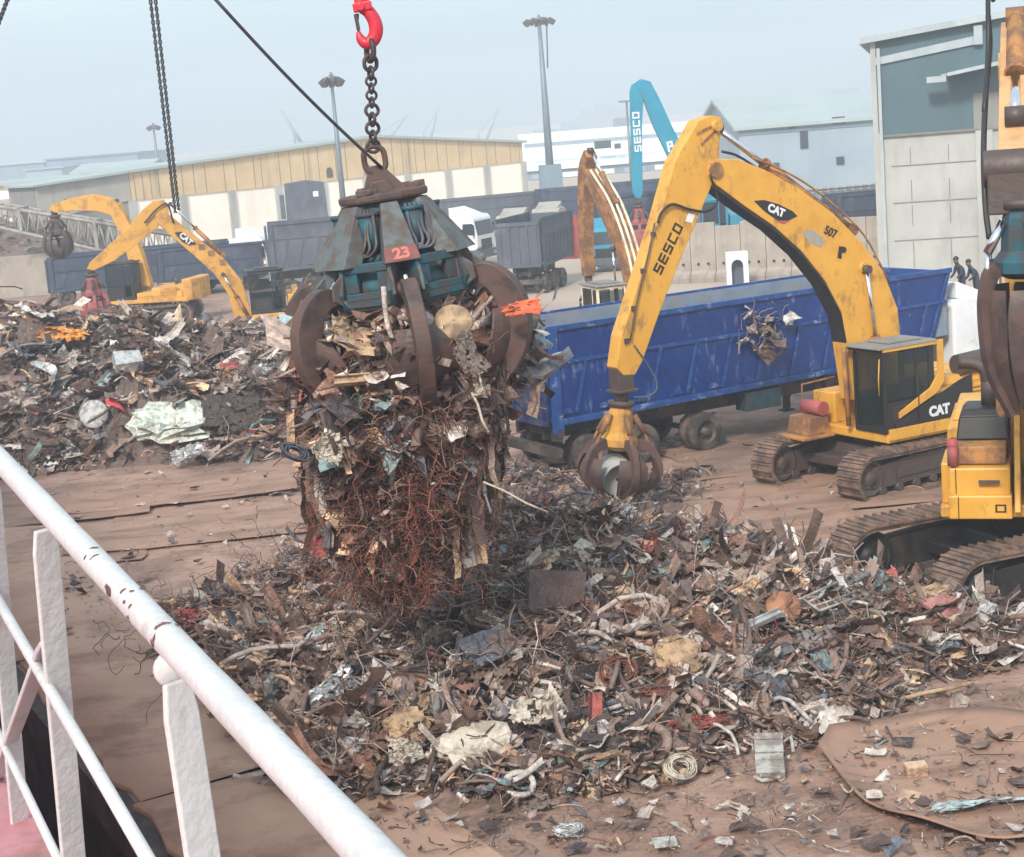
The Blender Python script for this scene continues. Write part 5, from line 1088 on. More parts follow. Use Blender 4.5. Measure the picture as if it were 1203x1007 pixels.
def p_special(mb,rng,c,s,col):
    s=min(max(s,.3),.9); u=rng.random(); A_=rot(rng,.5)
    if u<.3:      # ring or rim
        t=np.linspace(0,2*PI,15); r=s*.4; mb.tube(np.stack([np.cos(t)*r,np.sin(t)*r,0*t],1)@A_.T+c,s*rng.uniform(.03,.1),6,False,True,0,col)
    elif u<.6:    # corrugated sheet
        n=17; x=np.linspace(-.5,.5,n)*s; z=.025*np.cos(np.arange(n)*PI)+rng.normal(0,.3)*x*x; L=s*rng.uniform(.5,1.3); v=np.concatenate([np.stack([x,np.full(n,-L/2),z],1),np.stack([x,np.full(n,0.),z+.1*s],1),np.stack([x,np.full(n,L/2),z],1)]); mb.add(v@A_.T+c,gridf(n,3),False,0,col*1.15)
    elif u<.8:    # open pipe
        t=np.linspace(-.5,.5,4); mb.tube(np.stack([t*s*1.6,.03*t,0*t],1)@A_.T+c,s*rng.uniform(.05,.12),10,False,True,0,col)
    else:         # curved panel
        n=9; t=np.linspace(-1,1,n); a=t*rng.uniform(.6,1.4); r=s*.5; W_=s*.4; v=np.concatenate([np.stack([np.sin(a)*r,np.full(n,y),np.cos(a)*r*.6-r*.4],1) for y in (-W_,0,W_)]); mb.add(v@A_.T+c,gridf(n,3),True,0,col)
def fb(x,y,s,o=0): return noise.fractal(Vector((x*s+o,y*s-o,o)),1.,2.,4)
def hmap(blobs,x,y,nz=.25,sc=.8,off=0):
    h=0
    for (cx,cy,rx,ry,an_,H) in blobs:
        dx,dy=x-cx,y-cy; ca,sa=math.cos(an_),math.sin(an_); u=(dx*ca+dy*sa)/rx; v=(-dx*sa+dy*ca)/ry; d=u*u+v*v
        e=max(0,1-d); h=max(h,H*(e**.75)) if False else h+H*e**1.1*max(0,1-.25*h)
    return h
def edge(blobs,x,y,off=0): 
    h=hmap(blobs,x+.9*fb(x,y,.35,off),y+.9*fb(x,y,.35,off+7)); k=1 if y>36 else min(1,max(0,((x+4.96)*.889+(y-20.96)*.458-2.0+.5*fb(x,y,.6,2))/.9)); return k*h*(1+.5*fb(x,y,.5,off+3)) if h>0 else 0
PILES={}
def pile(name,label,cat,blobs,n,seed,smin,smax,bbox,wirefrac=.2,res=.16,base=(112,96,88),pal=None,nocl=None,big=0,bs=1.):
    rng=np.random.default_rng(seed); x0,x1,y0,y1=bbox
    nx,ny=int((x1-x0)/res)+1,int((y1-y0)/res)+1; H=np.zeros((ny,nx))
    for j in range(ny):
        for i in range(nx): H[j,i]=edge(blobs,x0+i*res,y0+j*res,seed)
    PILES[name+str(seed)]=(H,x0,y0,res)
    mb=MB(); V=[(x0+i*res+rng.normal(0,res*.25),y0+j*res+rng.normal(0,res*.25),H[j,i]-.04+(rng.normal(0,.05) if H[j,i]>.05 else -.05)) for j in range(ny) for i in range(nx)]
    F=[(j*nx+i,j*nx+i+1,(j+1)*nx+i+1,(j+1)*nx+i) for j in range(ny-1) for i in range(nx-1) if max(H[j,i],H[j+1,i+1],H[j+1,i],H[j,i+1])>.02]
    mb.add(V,F,False,0,C(*base))
    idx=np.argwhere(H>.03); wgt=np.ones(len(idx)); 
    pw=PW_ if pal is None else pal
    for k in range(n):
        j,i=idx[rng.integers(len(idx))]; x=x0+(i+rng.random())*res; y=y0+(j+rng.random())*res; h=H[j,i]
        c=np.array([x,y,h+rng.uniform(-.05,.12)]); s=smin+(smax-smin)*rng.random()**2.6
        if h<.15: s*=.6
        elif rng.random()<.012: s=rng.uniform(.7,1.25)*(smax if smax<1.1 else 1)
        ci=rng.choice(len(PC),p=pw); col=np.array(PC[ci]); col[:3]*=rng.uniform(.75,1.2)
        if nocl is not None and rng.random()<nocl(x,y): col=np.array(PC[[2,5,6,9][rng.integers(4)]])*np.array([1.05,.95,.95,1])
        u=rng.random()
        if u<.22: p_sheet(mb,rng,c,min(s*.9,.75 if smax<1.1 else 1.1),col,.5,5 if s<.2 else 7 if s<.4 else 10,.42 if s<.4 else .3,rng.uniform(.3,.9))
        elif u<.55: p_strip(mb,rng,c,s*1.5,col*np.array([1.1,1.08,1.06,1]),.4)
        elif u<.72: p_bar(mb,rng,c,s*1.8,col*np.array([1.1,1.08,1.06,1]),.3,r=rng.uniform(.008,.03)*(1+max(0,s-.3)))
        elif u<.78: p_chunk(mb,rng,c,s*.5,col)
        elif u<.80: p_special(mb,rng,c,s,col)
        else: p_wire(mb,rng,c+np.array([0,0,.05]),s*2.6,col*np.array([.95,.9,.9,1]),rng.uniform(.006,.013))
    LI=[0,1,3,4,7,11,16,3,4,9,2]
    for k in range(big):
        j,i=idx[rng.integers(len(idx))]; h=H[j,i]
        if h<.12: continue
        c=np.array([x0+i*res,y0+j*res,h+rng.uniform(.04,.16)]); s=rng.uniform(.35,.8)*bs; col=np.array(PC[LI[rng.integers(11)]])*rng.uniform(.8,1.15); u=rng.random()
        if u<.42: p_sheet(mb,rng,c,s,col,.4,12,.28,rng.uniform(.5,1))
        elif u<.72: p_strip(mb,rng,c,s*1.7,col,.35,s*rng.uniform(.12,.28))
        elif u<.86: p_bar(mb,rng,c,s*2.2,col,.3,r=rng.uniform(.02,.045)*bs,n=8,sides=7)
        else: p_special(mb,rng,c,s,col)
    o=mb.build(name,'scrap'); tag(o,label,cat,None,'stuff'); return o
# main foreground pile: ground blobs (cx,cy,rx,ry,angle,height)
mainb=[(-1.2,29.5,6.6,4.6,R_(12),.7),(1.4,30.3,4.8,3.4,0,.62),(2.8,26.9,4.5,4.0,R_(-10),.7),(-2.6,25.5,3.4,4.2,R_(-30),.7),(.7,24.4,3.4,3.0,0,.55),(5.5,26.7,2.9,2.3,R_(10),.42),(-5.0,31.0,2.6,2.4,R_(15),.3),(-1.4,31.2,4.4,2.6,R_(5),.75),(-.6,29.4,2.6,2.6,0,.3)]
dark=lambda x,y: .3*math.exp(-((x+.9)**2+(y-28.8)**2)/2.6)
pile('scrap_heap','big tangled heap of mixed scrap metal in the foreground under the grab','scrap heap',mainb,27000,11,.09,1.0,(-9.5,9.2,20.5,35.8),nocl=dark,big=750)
leftb=[(-13.6,54.0,7.6,5.4,R_(8),3.0),(-8.2,52.0,4.4,4.4,0,2.3),(-19.5,56.5,6,6,0,1.9),(-15,50.5,6.0,2.6,R_(-8),.9),(-10.5,58,5,4,0,1.6)]
pl_=PW_.copy(); pl_[[3,4,7]]*=1.5; pl_/=pl_.sum()
pile('scrap_heap','wide grey brown scrap heap in the middle distance left of the grab','scrap heap',leftb,15000,23,.14,1.3,(-27,-3,46,64),res=.25,pal=pl_,big=420,bs=1.7)
farb=[(-25,70,9,8,0,3.0),(-34,80,10,8,0,3.4),(-17,70,6,4,0,.8)]
pr=PW_.copy(); pr[[9,10,5,2]]*=2.5; pr[[7,8,4]]*=.25; pr/=pr.sum()
pile('scrap_heap','rusty brown scrap heap behind the wide grey heap at far left','scrap heap',farb,3600,31,.35,1.9,(-44,-10,62,90),res=.6,pal=pr,base=(104,76,62))
midb=[(-.5,41.2,2.4,1.8,0,.35),(1.8,38.2,2.4,1.5,R_(10),.28),(3.6,40.3,1.2,.8,0,.2)]
pile('scrap_heap','thin scatter of scrap on the ground beside the trailer wheels','scrap heap',midb,1100,41,.12,.7,(-3.5,5.5,35.5,43.5),res=.2)
bkb=[(-44,131,16,9,R_(3),4.6),(-62,132,16,10,0,5.)]
pile('scrap_heap','dusty brown material heap beneath the lattice boom at far left','scrap heap',bkb,1500,47,.5,1.8,(-80,-26,118,144),res=.7,pal=pr,base=(124,104,92))
# loose debris over the yard
rng=np.random.default_rng(5); mb=MB()
for k in range(4800):
    u=rng.random()
    if u<.45: p_=gnd(rng.uniform(430,1210),rng.uniform(800,1010))
    elif u<.7: p_=gnd(rng.uniform(60,640),rng.uniform(540,760))
    elif u<.9: p_=gnd(rng.uniform(560,1203),rng.uniform(520,720))
    else: p_=gnd(rng.uniform(0,1100),rng.uniform(400,560))
    if (p_-Q0).dot(QN)<.3: continue
    s=.03+.3*rng.random()**4.5; ci=rng.choice(len(PC),p=PW_); col=np.array(PC[ci]); c=np.array([p_.x,p_.y,.12]); v=rng.random()
    if v<.4: p_sheet(mb,rng,c,s,col,.25,3,.3)
    elif v<.65: p_strip(mb,rng,c,s*1.4,col,.1)
    elif v<.85: p_bar(mb,rng,c,s*1.7,col,.1,r=.008)
    else: p_wire(mb,rng,c,s*2.5,col*.8,.006)
tag(mb.build('loose_debris','scrap'),'small loose scrap fragments scattered over the brown ground','debris',None,'stuff')
# ---- load in the grab
rng=np.random.default_rng(77); mb=MB()
G0=np.array(gc)
def loadr(z):   # radius of the load at height z relative to ring
    return np.interp(z,[-4.8,-4.2,-3.4,-2.7,-2.0,-1.4,-.6,-.25],[.2,.5,.92,1.15,1.3,1.4,1.3,.7])
# lumpy core
n_=40; m_=34; V=[]; 
for j in range(m_):
    z=-.3-4.0*j/(m_-1); 
    for i in range(n_):
        a=2*PI*i/n_; r=loadr(z)*.56*(1+.6*noise.fractal(Vector((math.cos(a)*1.5,math.sin(a)*1.5,z*.9)),1,2,4)); V.append(G0+np.array([r*math.cos(a)-.09*(-z),r*math.sin(a),z]))
F=[(j*n_+i,j*n_+(i+1)%n_,(j+1)*n_+(i+1)%n_,(j+1)*n_+i) for j in range(m_-1) for i in range(n_)]+[tuple(range(n_))]
mb.add(V,F,False,0,C(64,48,44))
rw=[C(150,80,62),C(128,68,54),C(96,62,52),C(150,92,72),C(84,66,60),C(120,96,84)]
for k in range(5600):
    z=-.3-1.9*rng.random() if rng.random()<.55 else -2-2.4*rng.random(); a=rng.uniform(0,2*PI); r=loadr(z)*rng.uniform(.5,1.08)
    c=G0+np.array([r*math.cos(a)-.09*(-z),r*math.sin(a),z]); s=.12+.55*rng.random()**2; low=z<-2.2
    ci=rng.choice(len(PC),p=PW_); col=np.array(PC[ci])*rng.uniform(1.0,1.7)
    if low and rng.random()<.3: col=np.array(rw[rng.integers(6)])
    u=rng.random()
    if low: s*=.85
    if u<.4: p_sheet(mb,rng,c,s,col,1.2,5)
    elif u<.75: p_strip(mb,rng,c,s*1.5,col,1.2)
    elif u<.9: p_bar(mb,rng,c,s*2,col,1.2)
    else: p_chunk(mb,rng,c,s*.7,col)
for k in range(330):   # hanging ribbons at left and right edges
    sd=-1 if rng.random()<.5 else 1; z=-1.1-2.3*rng.random(); x=sd*loadr(z)*rng.uniform(.8,1.12); c=G0+np.array([x-.09*(-z),rng.uniform(-.7,.7),z]); col=np.array(PC[rng.choice(len(PC),p=PW_)])
    v=rng.uniform(.3,1.1); n=7; t=np.linspace(0,1,n); w_=rng.uniform(.02,.12); px=rng.normal(0,.08,n).cumsum()*.4; a_=rng.uniform(0,PI)
    L_=np.stack([px,np.zeros(n),-t*v],1); o_=np.array([math.cos(a_)*w_,math.sin(a_)*w_,0]); mb.add(np.concatenate([L_-o_,L_+o_])+c,[(i,i+1,i+1+n,i+n) for i in range(n-1)],False,0,col)
for k in range(60):
    c=G0+np.array([rng.uniform(1.2,2.0),rng.uniform(-.4,.8),rng.uniform(-1.7,-.6)]); p_strip(mb,rng,c,rng.uniform(.4,1.1),np.array(PC[rng.choice(len(PC),p=PW_)]),.9)
tag(mb.build('scrap_load','scrap'),'mass of scrap gripped by the grab and spilling down to the heap','scrap load',None,'stuff')
mb=MB()
for k in range(3000):
    z=-1.6-2.9*rng.random()**1.1; a=rng.uniform(0,2*PI) if rng.random()<.35 else R_(-90)+rng.normal(.15,.6); r=loadr(z)*rng.uniform(.5,1.18)*(.95 if z>-3 else 1.05); c=G0+np.array([r*math.cos(a)-.09*(-z),r*math.sin(a),z]); col=np.array(rw[rng.integers(6)])*rng.uniform(.6,1.35)
    if rng.random()<.16: col=np.array(C(170,146,128))*rng.uniform(.8,1.2)
    p_wire(mb,rng,c,rng.uniform(.5,1.9),col,rng.uniform(.004,.0095),12,3,.12)
for k in range(420):      # loose outer strands thinning towards the heap
    z=-2.4-2.0*rng.random(); a=rng.uniform(0,2*PI); r=rng.uniform(.5,1.5); c=G0+np.array([r*math.cos(a)-.09*(-z),r*math.sin(a),z]); p_wire(mb,rng,c,rng.uniform(.6,1.7),np.array(rw[rng.integers(6)])*rng.uniform(.9,1.4),rng.uniform(.004,.008),12,3,.2)
for k in range(120):
    z=-.5-1.5*rng.random(); a=rng.uniform(0,2*PI); r=loadr(z)*rng.uniform(.9,1.25); c=G0+np.array([r*math.cos(a),r*math.sin(a),z]); p_wire(mb,rng,c,rng.uniform(.5,1.4),np.array(C(120,96,84)),.008,10,3,.1)
tag(mb.build('wire_tangle','wires'),'rust red tangle of thin wire hanging below the grab','wire tangle',None,'stuff')
mb=MB()
for k in range(1500):
    p_=gnd(rng.normal(480,120),rng.normal(690,45),.9)
    z=.2+edge(mainb,p_.x,p_.y,11)+rng.uniform(-.05,.25); p_wire(mb,rng,np.array([p_.x,p_.y,z]),rng.uniform(.4,1.6),np.array(PC[[0,2,5,9,3][rng.integers(5)]])*.9,rng.uniform(.006,.013),12,3)
tag(mb.build('wire_tangle','wires'),'grey brown tangle of cables lying on the heap under the grab','wire tangle',None,'stuff')

# ---- individual notable pieces
def surf(px,py):
    d=_ray(px,py); 
    for t in np.arange(17,75,.06):
        q_=d*t; x,y,z=q_[0],q_[1],q_[2]+CZ
        h=0
        if y<36 : h=edge(mainb,x,y,11)
        elif 45<y<64: h=edge(leftb,x,y,23)
        if z<=h+.05: return np.array([x,y,z])
    return np.array([*gnd(px,py)])
smat={}
def smt(c1,c2=None,rough=.6,metal=0.,dirt=(92,72,62),da=.6,sc=5):
    k=(c1,rough,metal)
    if k not in smat: smat[k]=mat('scrap_paint',c1,c2,sc,rough,metal,dirt=dirt,da=da,dsc=4,bump=.6,bsc=14,cov=.62)
    return smat[k]
def piece(name,label,cat,px,py,kind,size,m,yaw=0,pitch=0,roll=0,asp=.7,amp=.35,seed=1,lift=.12,n=9,pos=None):
    rng=np.random.default_rng(seed); mb=MB(); c=surf(px,py) if pos is None else np.array(pos)
    if kind=='sheet':
        n=n*2; v=crumple(rng,n,n,size,size*asp,size*amp*.8,14); v=v+rng.normal(0,.006,v.shape)*size; k=(rng.random((n,n))<.10)|(np.add.outer(np.abs(np.arange(n)-n/2),np.abs(np.arange(n)-n/2))>n*rng.uniform(.72,.85,(n,n))); fl=[f_ for f_ in gridf(n,n) if not k.ravel()[f_[0]]]; mb.add(v,fl,False)
    elif kind=='bale':
        u=np.linspace(0,2*PI,18,endpoint=False); v=[]; amp=amp*.8
        for j,z in enumerate(np.linspace(-1,1,9)):
            for a in u:
                ca,sa=math.cos(a),math.sin(a); r=1/max(abs(ca),abs(sa)); r=r**.75*(1-.25*abs(z)**3); w_=1+.2*rng.normal()
                v.append((ca*r*size/2*w_,sa*r*size*asp/2*w_,z*size*amp/2*(1+.2*rng.normal())))
        f=[(j*18+i,j*18+(i+1)%18,(j+1)*18+(i+1)%18,(j+1)*18+i) for j in range(8) for i in range(18)]+[tuple(range(18))[::-1],tuple(range(8*18,9*18))]; mb.add(v,f)
    elif kind=='ribbon':
        k=14; t=np.linspace(0,1,k); w_=size*asp/2; xx=(t-.5)*size; yy=size*.18*np.sin(t*PI*1.6+seed); zz=size*amp*np.sin(t*PI*1.2+seed*.5); tw=np.sin(t*3+seed)*.8
        A_=np.stack([xx,yy-np.cos(tw)*w_,zz-np.sin(tw)*w_],1); B_=np.stack([xx,yy+np.cos(tw)*w_,zz+np.sin(tw)*w_],1); mb.add(np.concatenate([A_,B_]),[(i,i+1,i+1+k,i+k) for i in range(k-1)],True)
    elif kind=='beam':
        s=size; h=size*asp/2; mb.box(-s/2,s/2,-h,h,-.012,.012); mb.box(-s/2,s/2,-h,-h+.02,.012,h*1.1); mb.box(-s/2,s/2,h-.02,h,.012,h*1.1)
    elif kind=='box':
        v=np.array([(x,y,z) for z in (-.5,.5) for y in (-.5,.5) for x in (-.5,.5)])*np.array([1,asp,amp])*size+rng.normal(0,.03,(8,3))*size; mb.add(v,[(0,2,3,1),(4,5,7,6),(0,1,5,4),(2,6,7,3),(0,4,6,2),(1,3,7,5)])
    elif kind=='coil':
        for k in range(26):
            r=size/2*rng.uniform(.5,1); ph=rng.uniform(0,6); tz=rng.uniform(-.1,.1)*size; a=np.linspace(0,2*PI*rng.uniform(.7,1),18); mb.tube(np.stack([np.cos(a+ph)*r,np.sin(a+ph)*r*asp,tz+.08*size*np.sin(a*2+ph)],1),.013,4,False)
    elif kind=='disc':
        mb.lathe([(.01,.05),(size*.3,.04),(size*.45,.02),(size*.5,-.03),(size*.47,-.05),(.01,-.02)],20)
    elif kind=='frame':
        s=size;h=size*asp/2
        for y in (-h,-h*.3,h*.35,h): mb.tube([(-s/2,y,0),(s/2,y+rng.normal(0,.02),.03)],.022,6)
        for x in (-s/2,0,s*.5): mb.tube([(x,-h,0),(x,h,0)],.02,6)
    elif kind=='tube':
        mb.tube([(-size/2,0,0),(-size*.2,0,.02),(size*.2,.03,0),(size/2,.0,.03)],size*asp/2,12); 
    elif kind=='fins':
        for i in range(6): 
            y=(i/5-.5)*size; mb.cbox((rng.normal(0,.01),y,rng.normal(0,.01)),(size*asp,size/5*.93,size*amp))
        mb.tube([(size*asp*.3,-size*.5,0),(size*asp*.3,-size*.66,.02),(-size*asp*.3,-size*.7,0),(-size*asp*.6,-size*.62,.03)],.03,7); mb.tube([(size*asp*.5,size*.4,0),(size*asp*.8,size*.5,.05),(size*asp*.85,size*.1,0)],.028,7)
    o=mb.build(name,m); o.location=(c[0],c[1],c[2]+lift); o.rotation_euler=(R_(roll),R_(pitch),R_(yaw)); return tag(o,label,cat)
W1=smt((190,180,164),(208,200,186),.6,0,(104,84,66),.6); W2=smt((206,206,204),(180,182,184),.3,.4,(90,80,74),.5); GR=smt((140,134,130),(118,110,106),.6); RS=smt((132,78,60),(112,66,52),.8); RD_=smt((156,62,60),(132,54,54),.6); TE=smt((134,166,168),(110,140,142),.5); TN=smt((184,156,124),(160,130,100),.8); DK=smt((66,56,54),(50,44,44),.7); OR=smt((176,124,88),(150,100,70),.8); GG=smt((128,134,122),(146,150,140),.6)
PP=[
('crushed_bale','crumpled cream white sheet bale low in the foreground, largest pale piece in the heap','scrap piece',560,890,'bale',.95,W1,-25,10,30,.75,.35,3,.2),
('crushed_sheet','cream crumpled sheet just right of the large cream bale','scrap piece',636,872,'sheet',.75,W1,10,-10,35,.7,.3,4,.2),
('crushed_drum','rusty brown and grey crushed box standing in the middle of the heap','scrap piece',655,722,'box',.95,smt((112,92,86),(88,72,68),.6,.2),15,12,70,.8,.25,5,.35),
('compressed_bale','small pale ribbed bale of compressed sheets in the heap, right of the grey box','scrap piece',797,786,'bale',.6,TN,5,0,40,.9,.6,6,.2),
('radiator_stack','light grey stacked metal casing with bent white pipes at the front edge of the heap','scrap piece',905,905,'fins',.62,smt((170,168,162),(150,146,140),.5),-8,0,25,.62,.25,7,.2),
('teal_fragment','torn pale teal strip lying at the front of the heap','scrap piece',695,903,'ribbon',.85,TE,12,0,20,.16,.08,8,.15),
('round_lid','round orange brown rusty lid in the right part of the heap','scrap piece',922,726,'disc',.62,OR,0,10,38,.7,.3,9,.2),
('white_channel','long white channel section lying across the heap above the pale bale','scrap piece',888,752,'beam',1.0,W2,22,-12,20,.14,.3,10,.25),
('red_sheet','flat bent red sheet in the front right of the heap','scrap piece',820,862,'sheet',.85,RD_,0,0,12,.4,.12,11,.2),
('rusty_coil','coil of rust brown wire in the middle of the heap','scrap piece',728,806,'coil',.62,RS,0,0,40,.9,.3,12,.22),
('foil_sheet','bright white crinkled foil sheet at the left front of the heap, beside the railing','scrap piece',392,832,'sheet',.72,W2,30,-10,38,.55,.3,13,.25),
('foil_sheet','silver white crumpled foil higher on the left of the heap','scrap piece',382,765,'sheet',.62,W2,80,10,35,.8,.4,14,.25),
('foil_sheet','grey silver crinkled sheet between the two bright foils and the railing','scrap piece',345,815,'sheet',.85,smt((166,166,160),(140,138,134),.4,.3),60,15,40,.7,.35,15,.22),
('red_cloth_sheet','folded dull red sheet at the left edge of the heap beside the top rail','scrap piece',238,742,'sheet',.85,RD_,20,0,30,.5,.3,16,.2),
('brown_strip','wide curved brown steel strip arching at the left front of the heap','scrap piece',440,835,'ribbon',1.5,smt((116,88,76),(100,74,64),.7),70,40,40,.16,.25,17,.35),
('grey_ribbon','grey green folded metal ribbon at the lower left tip of the heap','scrap piece',418,920,'ribbon',.72,smt((146,156,154),(120,130,128),.5),50,0,40,.2,.3,18,.22),
('white_strip_bundle','small tangle of white strips on bare ground at the bottom of the photo','scrap piece',668,983,'coil',.4,W2,0,0,10,.6,.3,19,.08),
('buckled_board','buckled tan wood panel in the left centre of the heap','scrap piece',520,762,'sheet',.95,TN,30,0,40,.7,.2,20,.28),
('white_peel','curled white peel of sheet standing beside the tan panel','scrap piece',508,790,'ribbon',.6,W1,85,50,10,.25,.1,21,.35),
('crumpled_panel','white and cream crumpled panel in the right part of the heap','scrap piece',1022,784,'sheet',.7,W1,20,0,38,.8,.35,22,.22),
('pink_block','faded pink crushed block at the right end of the heap','scrap piece',1108,728,'bale',.62,smt((172,118,112),(150,98,94),.7),0,0,25,.75,.6,23,.15),
('broken_brick','pale broken block lying alone on the ground at lower right','scrap piece',1076,912,'box',.28,smt((190,160,132),None,.9),0,0,10,.7,.5,24,.1),
('long_pale_sheet','long pale blue white folded sheet on the ground in the lower right corner','scrap piece',1160,950,'sheet',1.5,smt((176,190,190),(150,166,168),.5),14,0,8,.22,.08,25,.2),
('bent_rack','bent grey pipe rack lying on the right of the heap, below the round lid','scrap piece',975,722,'frame',.9,smt((150,146,142),None,.5),40,0,25,.4,.3,26,.28),
('white_pipe_coil','tangle of bent rusty white pipes at the front edge of the heap','scrap piece',800,918,'coil',.5,W1,20,10,60,.7,.3,27,.2),
('upright_plank','reddish brown plank standing upright near the top of the heap','scrap piece',553,690,'beam',.9,smt((128,82,70),(112,70,60),.8),0,-86,0,.2,.3,28,.4),
('upright_plank','second reddish brown plank leaning beside the upright one','scrap piece',566,692,'beam',.8,smt((136,88,76),(112,70,60),.8),0,-78,0,.17,.3,29,.35),
('grey_flat_sheet','smooth grey flat sheet on the right of the heap beside the cream panel','scrap piece',968,770,'sheet',.8,GR,20,0,25,.7,.06,30,.2),
('grey_tile','small pale grey square tile at the bottom edge of the photo','scrap piece',782,996,'box',.3,smt((176,172,166),None,.7),5,0,0,.9,.12,31,.08),
('white_cushion','white torn sheet at the top of the heap, right of centre','scrap piece',668,662,'sheet',.8,W1,10,0,35,.55,.3,32,.25),
('bent_pipe','long bent tan pipe lying at the right edge of the heap','scrap piece',1100,822,'tube',1.3,TN,18,0,0,.05,.2,33,.12),
('green_mesh','pale green grey mesh sheet on the right of the heap','scrap piece',1040,752,'sheet',.8,GG,0,0,35,.8,.25,34,.2),
('grey_pipe','pair of pale grey pipes lying near the top left of the heap','scrap piece',455,712,'tube',1.1,GR,-30,12,0,.07,.2,35,.25),
('dark_pipe_end','dark open pipe end in the heap above the white channel','scrap piece',870,742,'tube',.4,DK,100,-50,0,.5,.2,36,.2),
('crushed_car_panel','dusty grey curved panel at the upper right of the heap','scrap piece',840,690,'sheet',.95,GR,-20,0,30,.7,.2,37,.2),
('crushed_car_panel','grey ridged crumpled sheet at the top right ridge of the heap','scrap piece',745,640,'sheet',.9,GR,10,0,40,.9,.35,38,.25),
('rust_plate','flat rust brown plate low in the heap, between the red sheet and the rusty coil','scrap piece',775,830,'sheet',.6,RS,40,0,20,.7,.12,39,.2),
('silver_box','light metal box frame left of the grey box in the heap','scrap piece',525,845,'box',.42,GR,10,0,70,1,.5,40,.2),
('tan_bundle','rolled tan fabric bundle between the brown strip and the cream bale','scrap piece',480,868,'bale',.55,TN,30,0,20,.8,.7,41,.2),
('fan_sheet','cream fluted sheet below the tan bundle','scrap piece',478,905,'sheet',.5,W1,15,0,40,.6,.3,42,.2),
('grey_rug','small grey ribbed mat on bare ground left of the white strip bundle','scrap piece',633,950,'sheet',.45,GR,-20,0,5,.5,.15,43,.1),
('crushed_bale','pale green white crushed bale at the foot of the far left heap','scrap piece',200,505,'bale',2.0,smt((188,200,186),(214,218,208),.6),0,0,30,.6,.5,51,.2),
('red_strip','bright red bent strip on the far left heap beside the pale green bale','scrap piece',148,500,'ribbon',1.2,smt((196,64,66),None,.6),35,20,20,.2,.2,52,.35),
('orange_scrap','orange yellow plastic piece at the upper left of the far heap','scrap piece',74,408,'sheet',1.5,smt((226,150,52),None,.6),0,10,35,.4,.3,53,.5),
('dark_plate','dark square plate standing on the right of the far left heap','scrap piece',273,500,'sheet',1.6,DK,10,0,70,.7,.08,54,.4),
('drum_end','pale grey drum end on the far left heap','scrap piece',112,502,'disc',.9,smt((176,178,178),None,.5),0,0,70,1,.3,55,.4),
('white_scrap','white crumpled piece in the left part of the far heap','scrap piece',58,455,'ribbon',1.2,W2,-40,30,30,.25,.2,56,.5),
('white_scrap','white block in the middle of the far left heap','scrap piece',152,440,'box',.8,W2,20,0,40,.7,.5,57,.4),
('white_scrap','white crumpled scraps on the right of the far left heap','scrap piece',310,440,'sheet',1.4,W2,60,0,45,.5,.4,58,.4),
('red_sheet','dull red sheet at the foot of the far heap beside the top rail end','scrap piece',32,548,'sheet',2.2,smt((178,98,84),(150,80,70),.8),10,0,20,.5,.15,59,.2),
('white_bar','curved white bar on the crest of the far left heap','scrap piece',292,382,'ribbon',1.9,W2,20,-20,30,.1,.15,60,.5),
('white_rags','small pile of white rags on the ground in front of the far left heap','scrap piece',222,548,'sheet',.9,W2,0,0,20,.5,.4,61,.15),
]
for p_ in PP: piece(*p_)
def lp(px,py,dy=-1.2): 
    a=at(px,py,YG+dy); return (a.x,a.y,a.z)
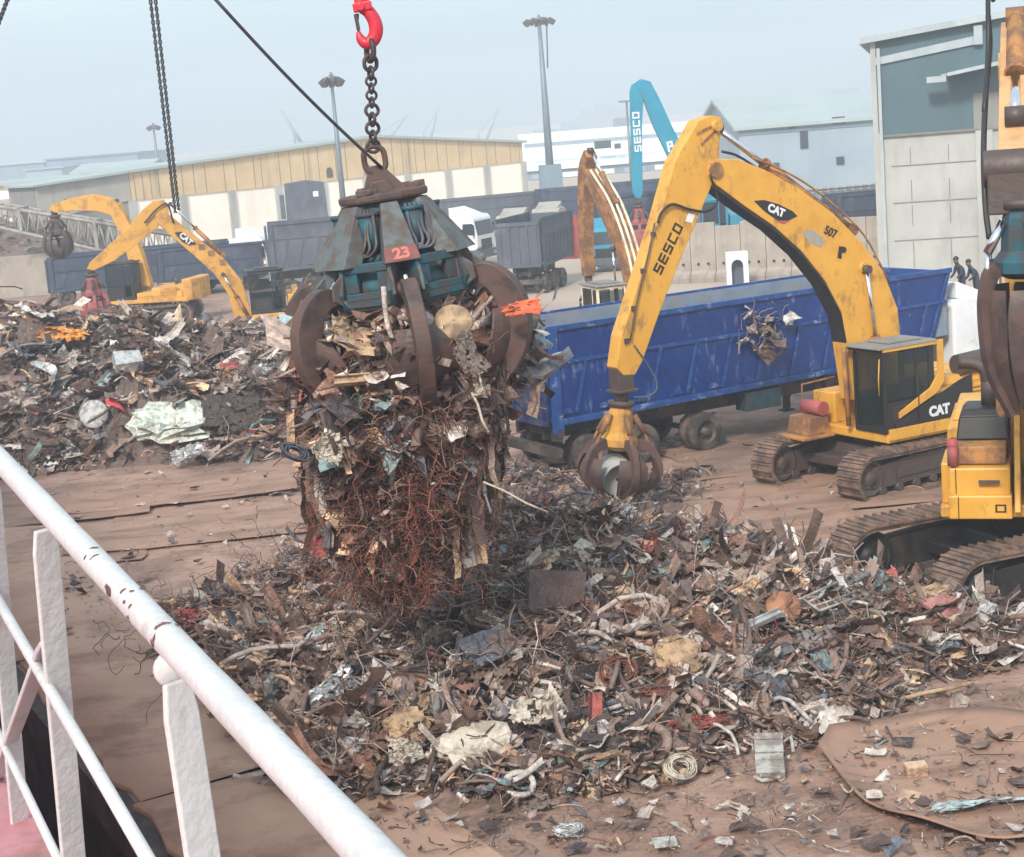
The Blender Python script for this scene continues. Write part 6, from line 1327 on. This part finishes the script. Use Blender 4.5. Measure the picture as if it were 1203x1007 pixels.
LP=[
('striped_oval_sheet','cream striped oval sheet lying on the scrap inside the grab','scrap piece',0,0,'disc',.55,TN,0,15,58,.7,.3,71,0,9,lp(533,378,-1.25)),
('orange_plate','orange bent plate caught by the right hand tines of the grab','scrap piece',0,0,'sheet',.55,M['orange'],-10,-6,60,.35,.18,72,0,5,lp(608,358,-1.3)),
('white_bag','torn white bag hanging at the right side of the grab load','scrap piece',0,0,'sheet',.36,W1,70,80,0,.5,.35,73,0,9,lp(567,445,-1.5)),
('brown_board','brown wooden board pieces held inside the grab at left','scrap piece',0,0,'sheet',.62,TN,20,30,60,.8,.2,74,0,7,lp(405,402,-1.3)),
('rust_plate','flat grey brown plate hanging below the left tine','scrap piece',0,0,'box',.62,smt((112,98,92),(92,80,76),.7),0,75,20,.7,.05,75,0,9,lp(392,505,-1.5)),
('rust_plate','smaller flat plate hanging just under the left hanging plate','scrap piece',0,0,'box',.32,smt((134,116,104),(92,80,76),.7),5,70,0,.9,.05,76,0,9,lp(407,535,-1.6)),
('rubber_tube_bundle','blue black bundle of tubes at the left of the hanging scrap','scrap piece',0,0,'coil',.42,smt((70,78,90),None,.5),0,30,60,.5,.3,77,0,9,lp(347,532,-1.4)),
('cloth_scrap','cream rag hanging beside the blue black bundle','scrap piece',0,0,'sheet',.42,W1,30,40,60,.9,.4,78,0,9,lp(377,532,-1.6)),
('grey_sheet','dark grey rounded sheet held between the front tine and the right tine','scrap piece',0,0,'sheet',.6,smt((120,106,98),None,.7),0,60,40,.8,.15,79,0,9,lp(545,420,-1.5)),
('wood_beam','brown wood beam lying across the grab mouth under the left boards','scrap piece',0,0,'beam',.62,TN,0,0,50,.22,.1,80,0,9,lp(420,447,-1.5)),
('thin_rod','long pale thin rod sticking out to the right below the grab','scrap piece',0,0,'tube',1.0,smt((180,166,150),None,.6),0,32,0,.03,.1,81,0,9,lp(605,585,-1.0)),
('white_strip','white hanging strip below the white bag','scrap piece',0,0,'tube',.6,W1,0,75,0,.06,.1,82,0,9,lp(563,485,-1.5)),
]
for p_ in LP: piece(*p_)
# scrap snagged on the blue trailer edge
rng=np.random.default_rng(8); tg=pl(892,372,TL,TA); mb=MB()
for k in range(26):
    x,z=rng.normal(0,.28),rng.uniform(-1.1,.2); c=np.array([tg[0]+x*(1-.3*z),-.14-rng.random()*.12,tg[1]+z]); col=np.array(PC[[0,3,4,7,1][rng.integers(5)]]); (p_strip if k%2 else p_sheet)(mb,rng,c,rng.uniform(.2,.6),col,1.3)
for k in range(24): p_wire(mb,rng,np.array([tg[0]+rng.normal(0,.35),-.15,tg[1]+rng.uniform(-1,.3)]),rng.uniform(.4,1.1),np.array(PC[3]),.01,9,3,.2)
o=mb.build('snagged_scrap','scrap'); o.location=TL; o.rotation_euler=(0,0,TA); tag(o,'grey tangle of scrap snagged over the top edge of the blue trailer','scrap piece')
# ================================================================ HAZE
mb=MB(); mb.box(-700,800,-150,900,-4.2,42); hz=mb.build('haze',mat('h',(200,200,200))); hz.data.materials.clear()
hm=bpy.data.materials.new('haze_air'); hm.use_nodes=True; n=hm.node_tree; n.nodes.remove(n.nodes['Principled BSDF']); pv=n.nodes.new('ShaderNodeVolumePrincipled')
pv.inputs['Color'].default_value=(.86,.93,1.0,1); pv.inputs['Density'].default_value=.0017; pv.inputs['Anisotropy'].default_value=.3
n.links.new(pv.outputs[0],n.nodes['Material Output'].inputs['Volume']); hz.data.materials.append(hm); tag(hz,None,None,None,'stuff')
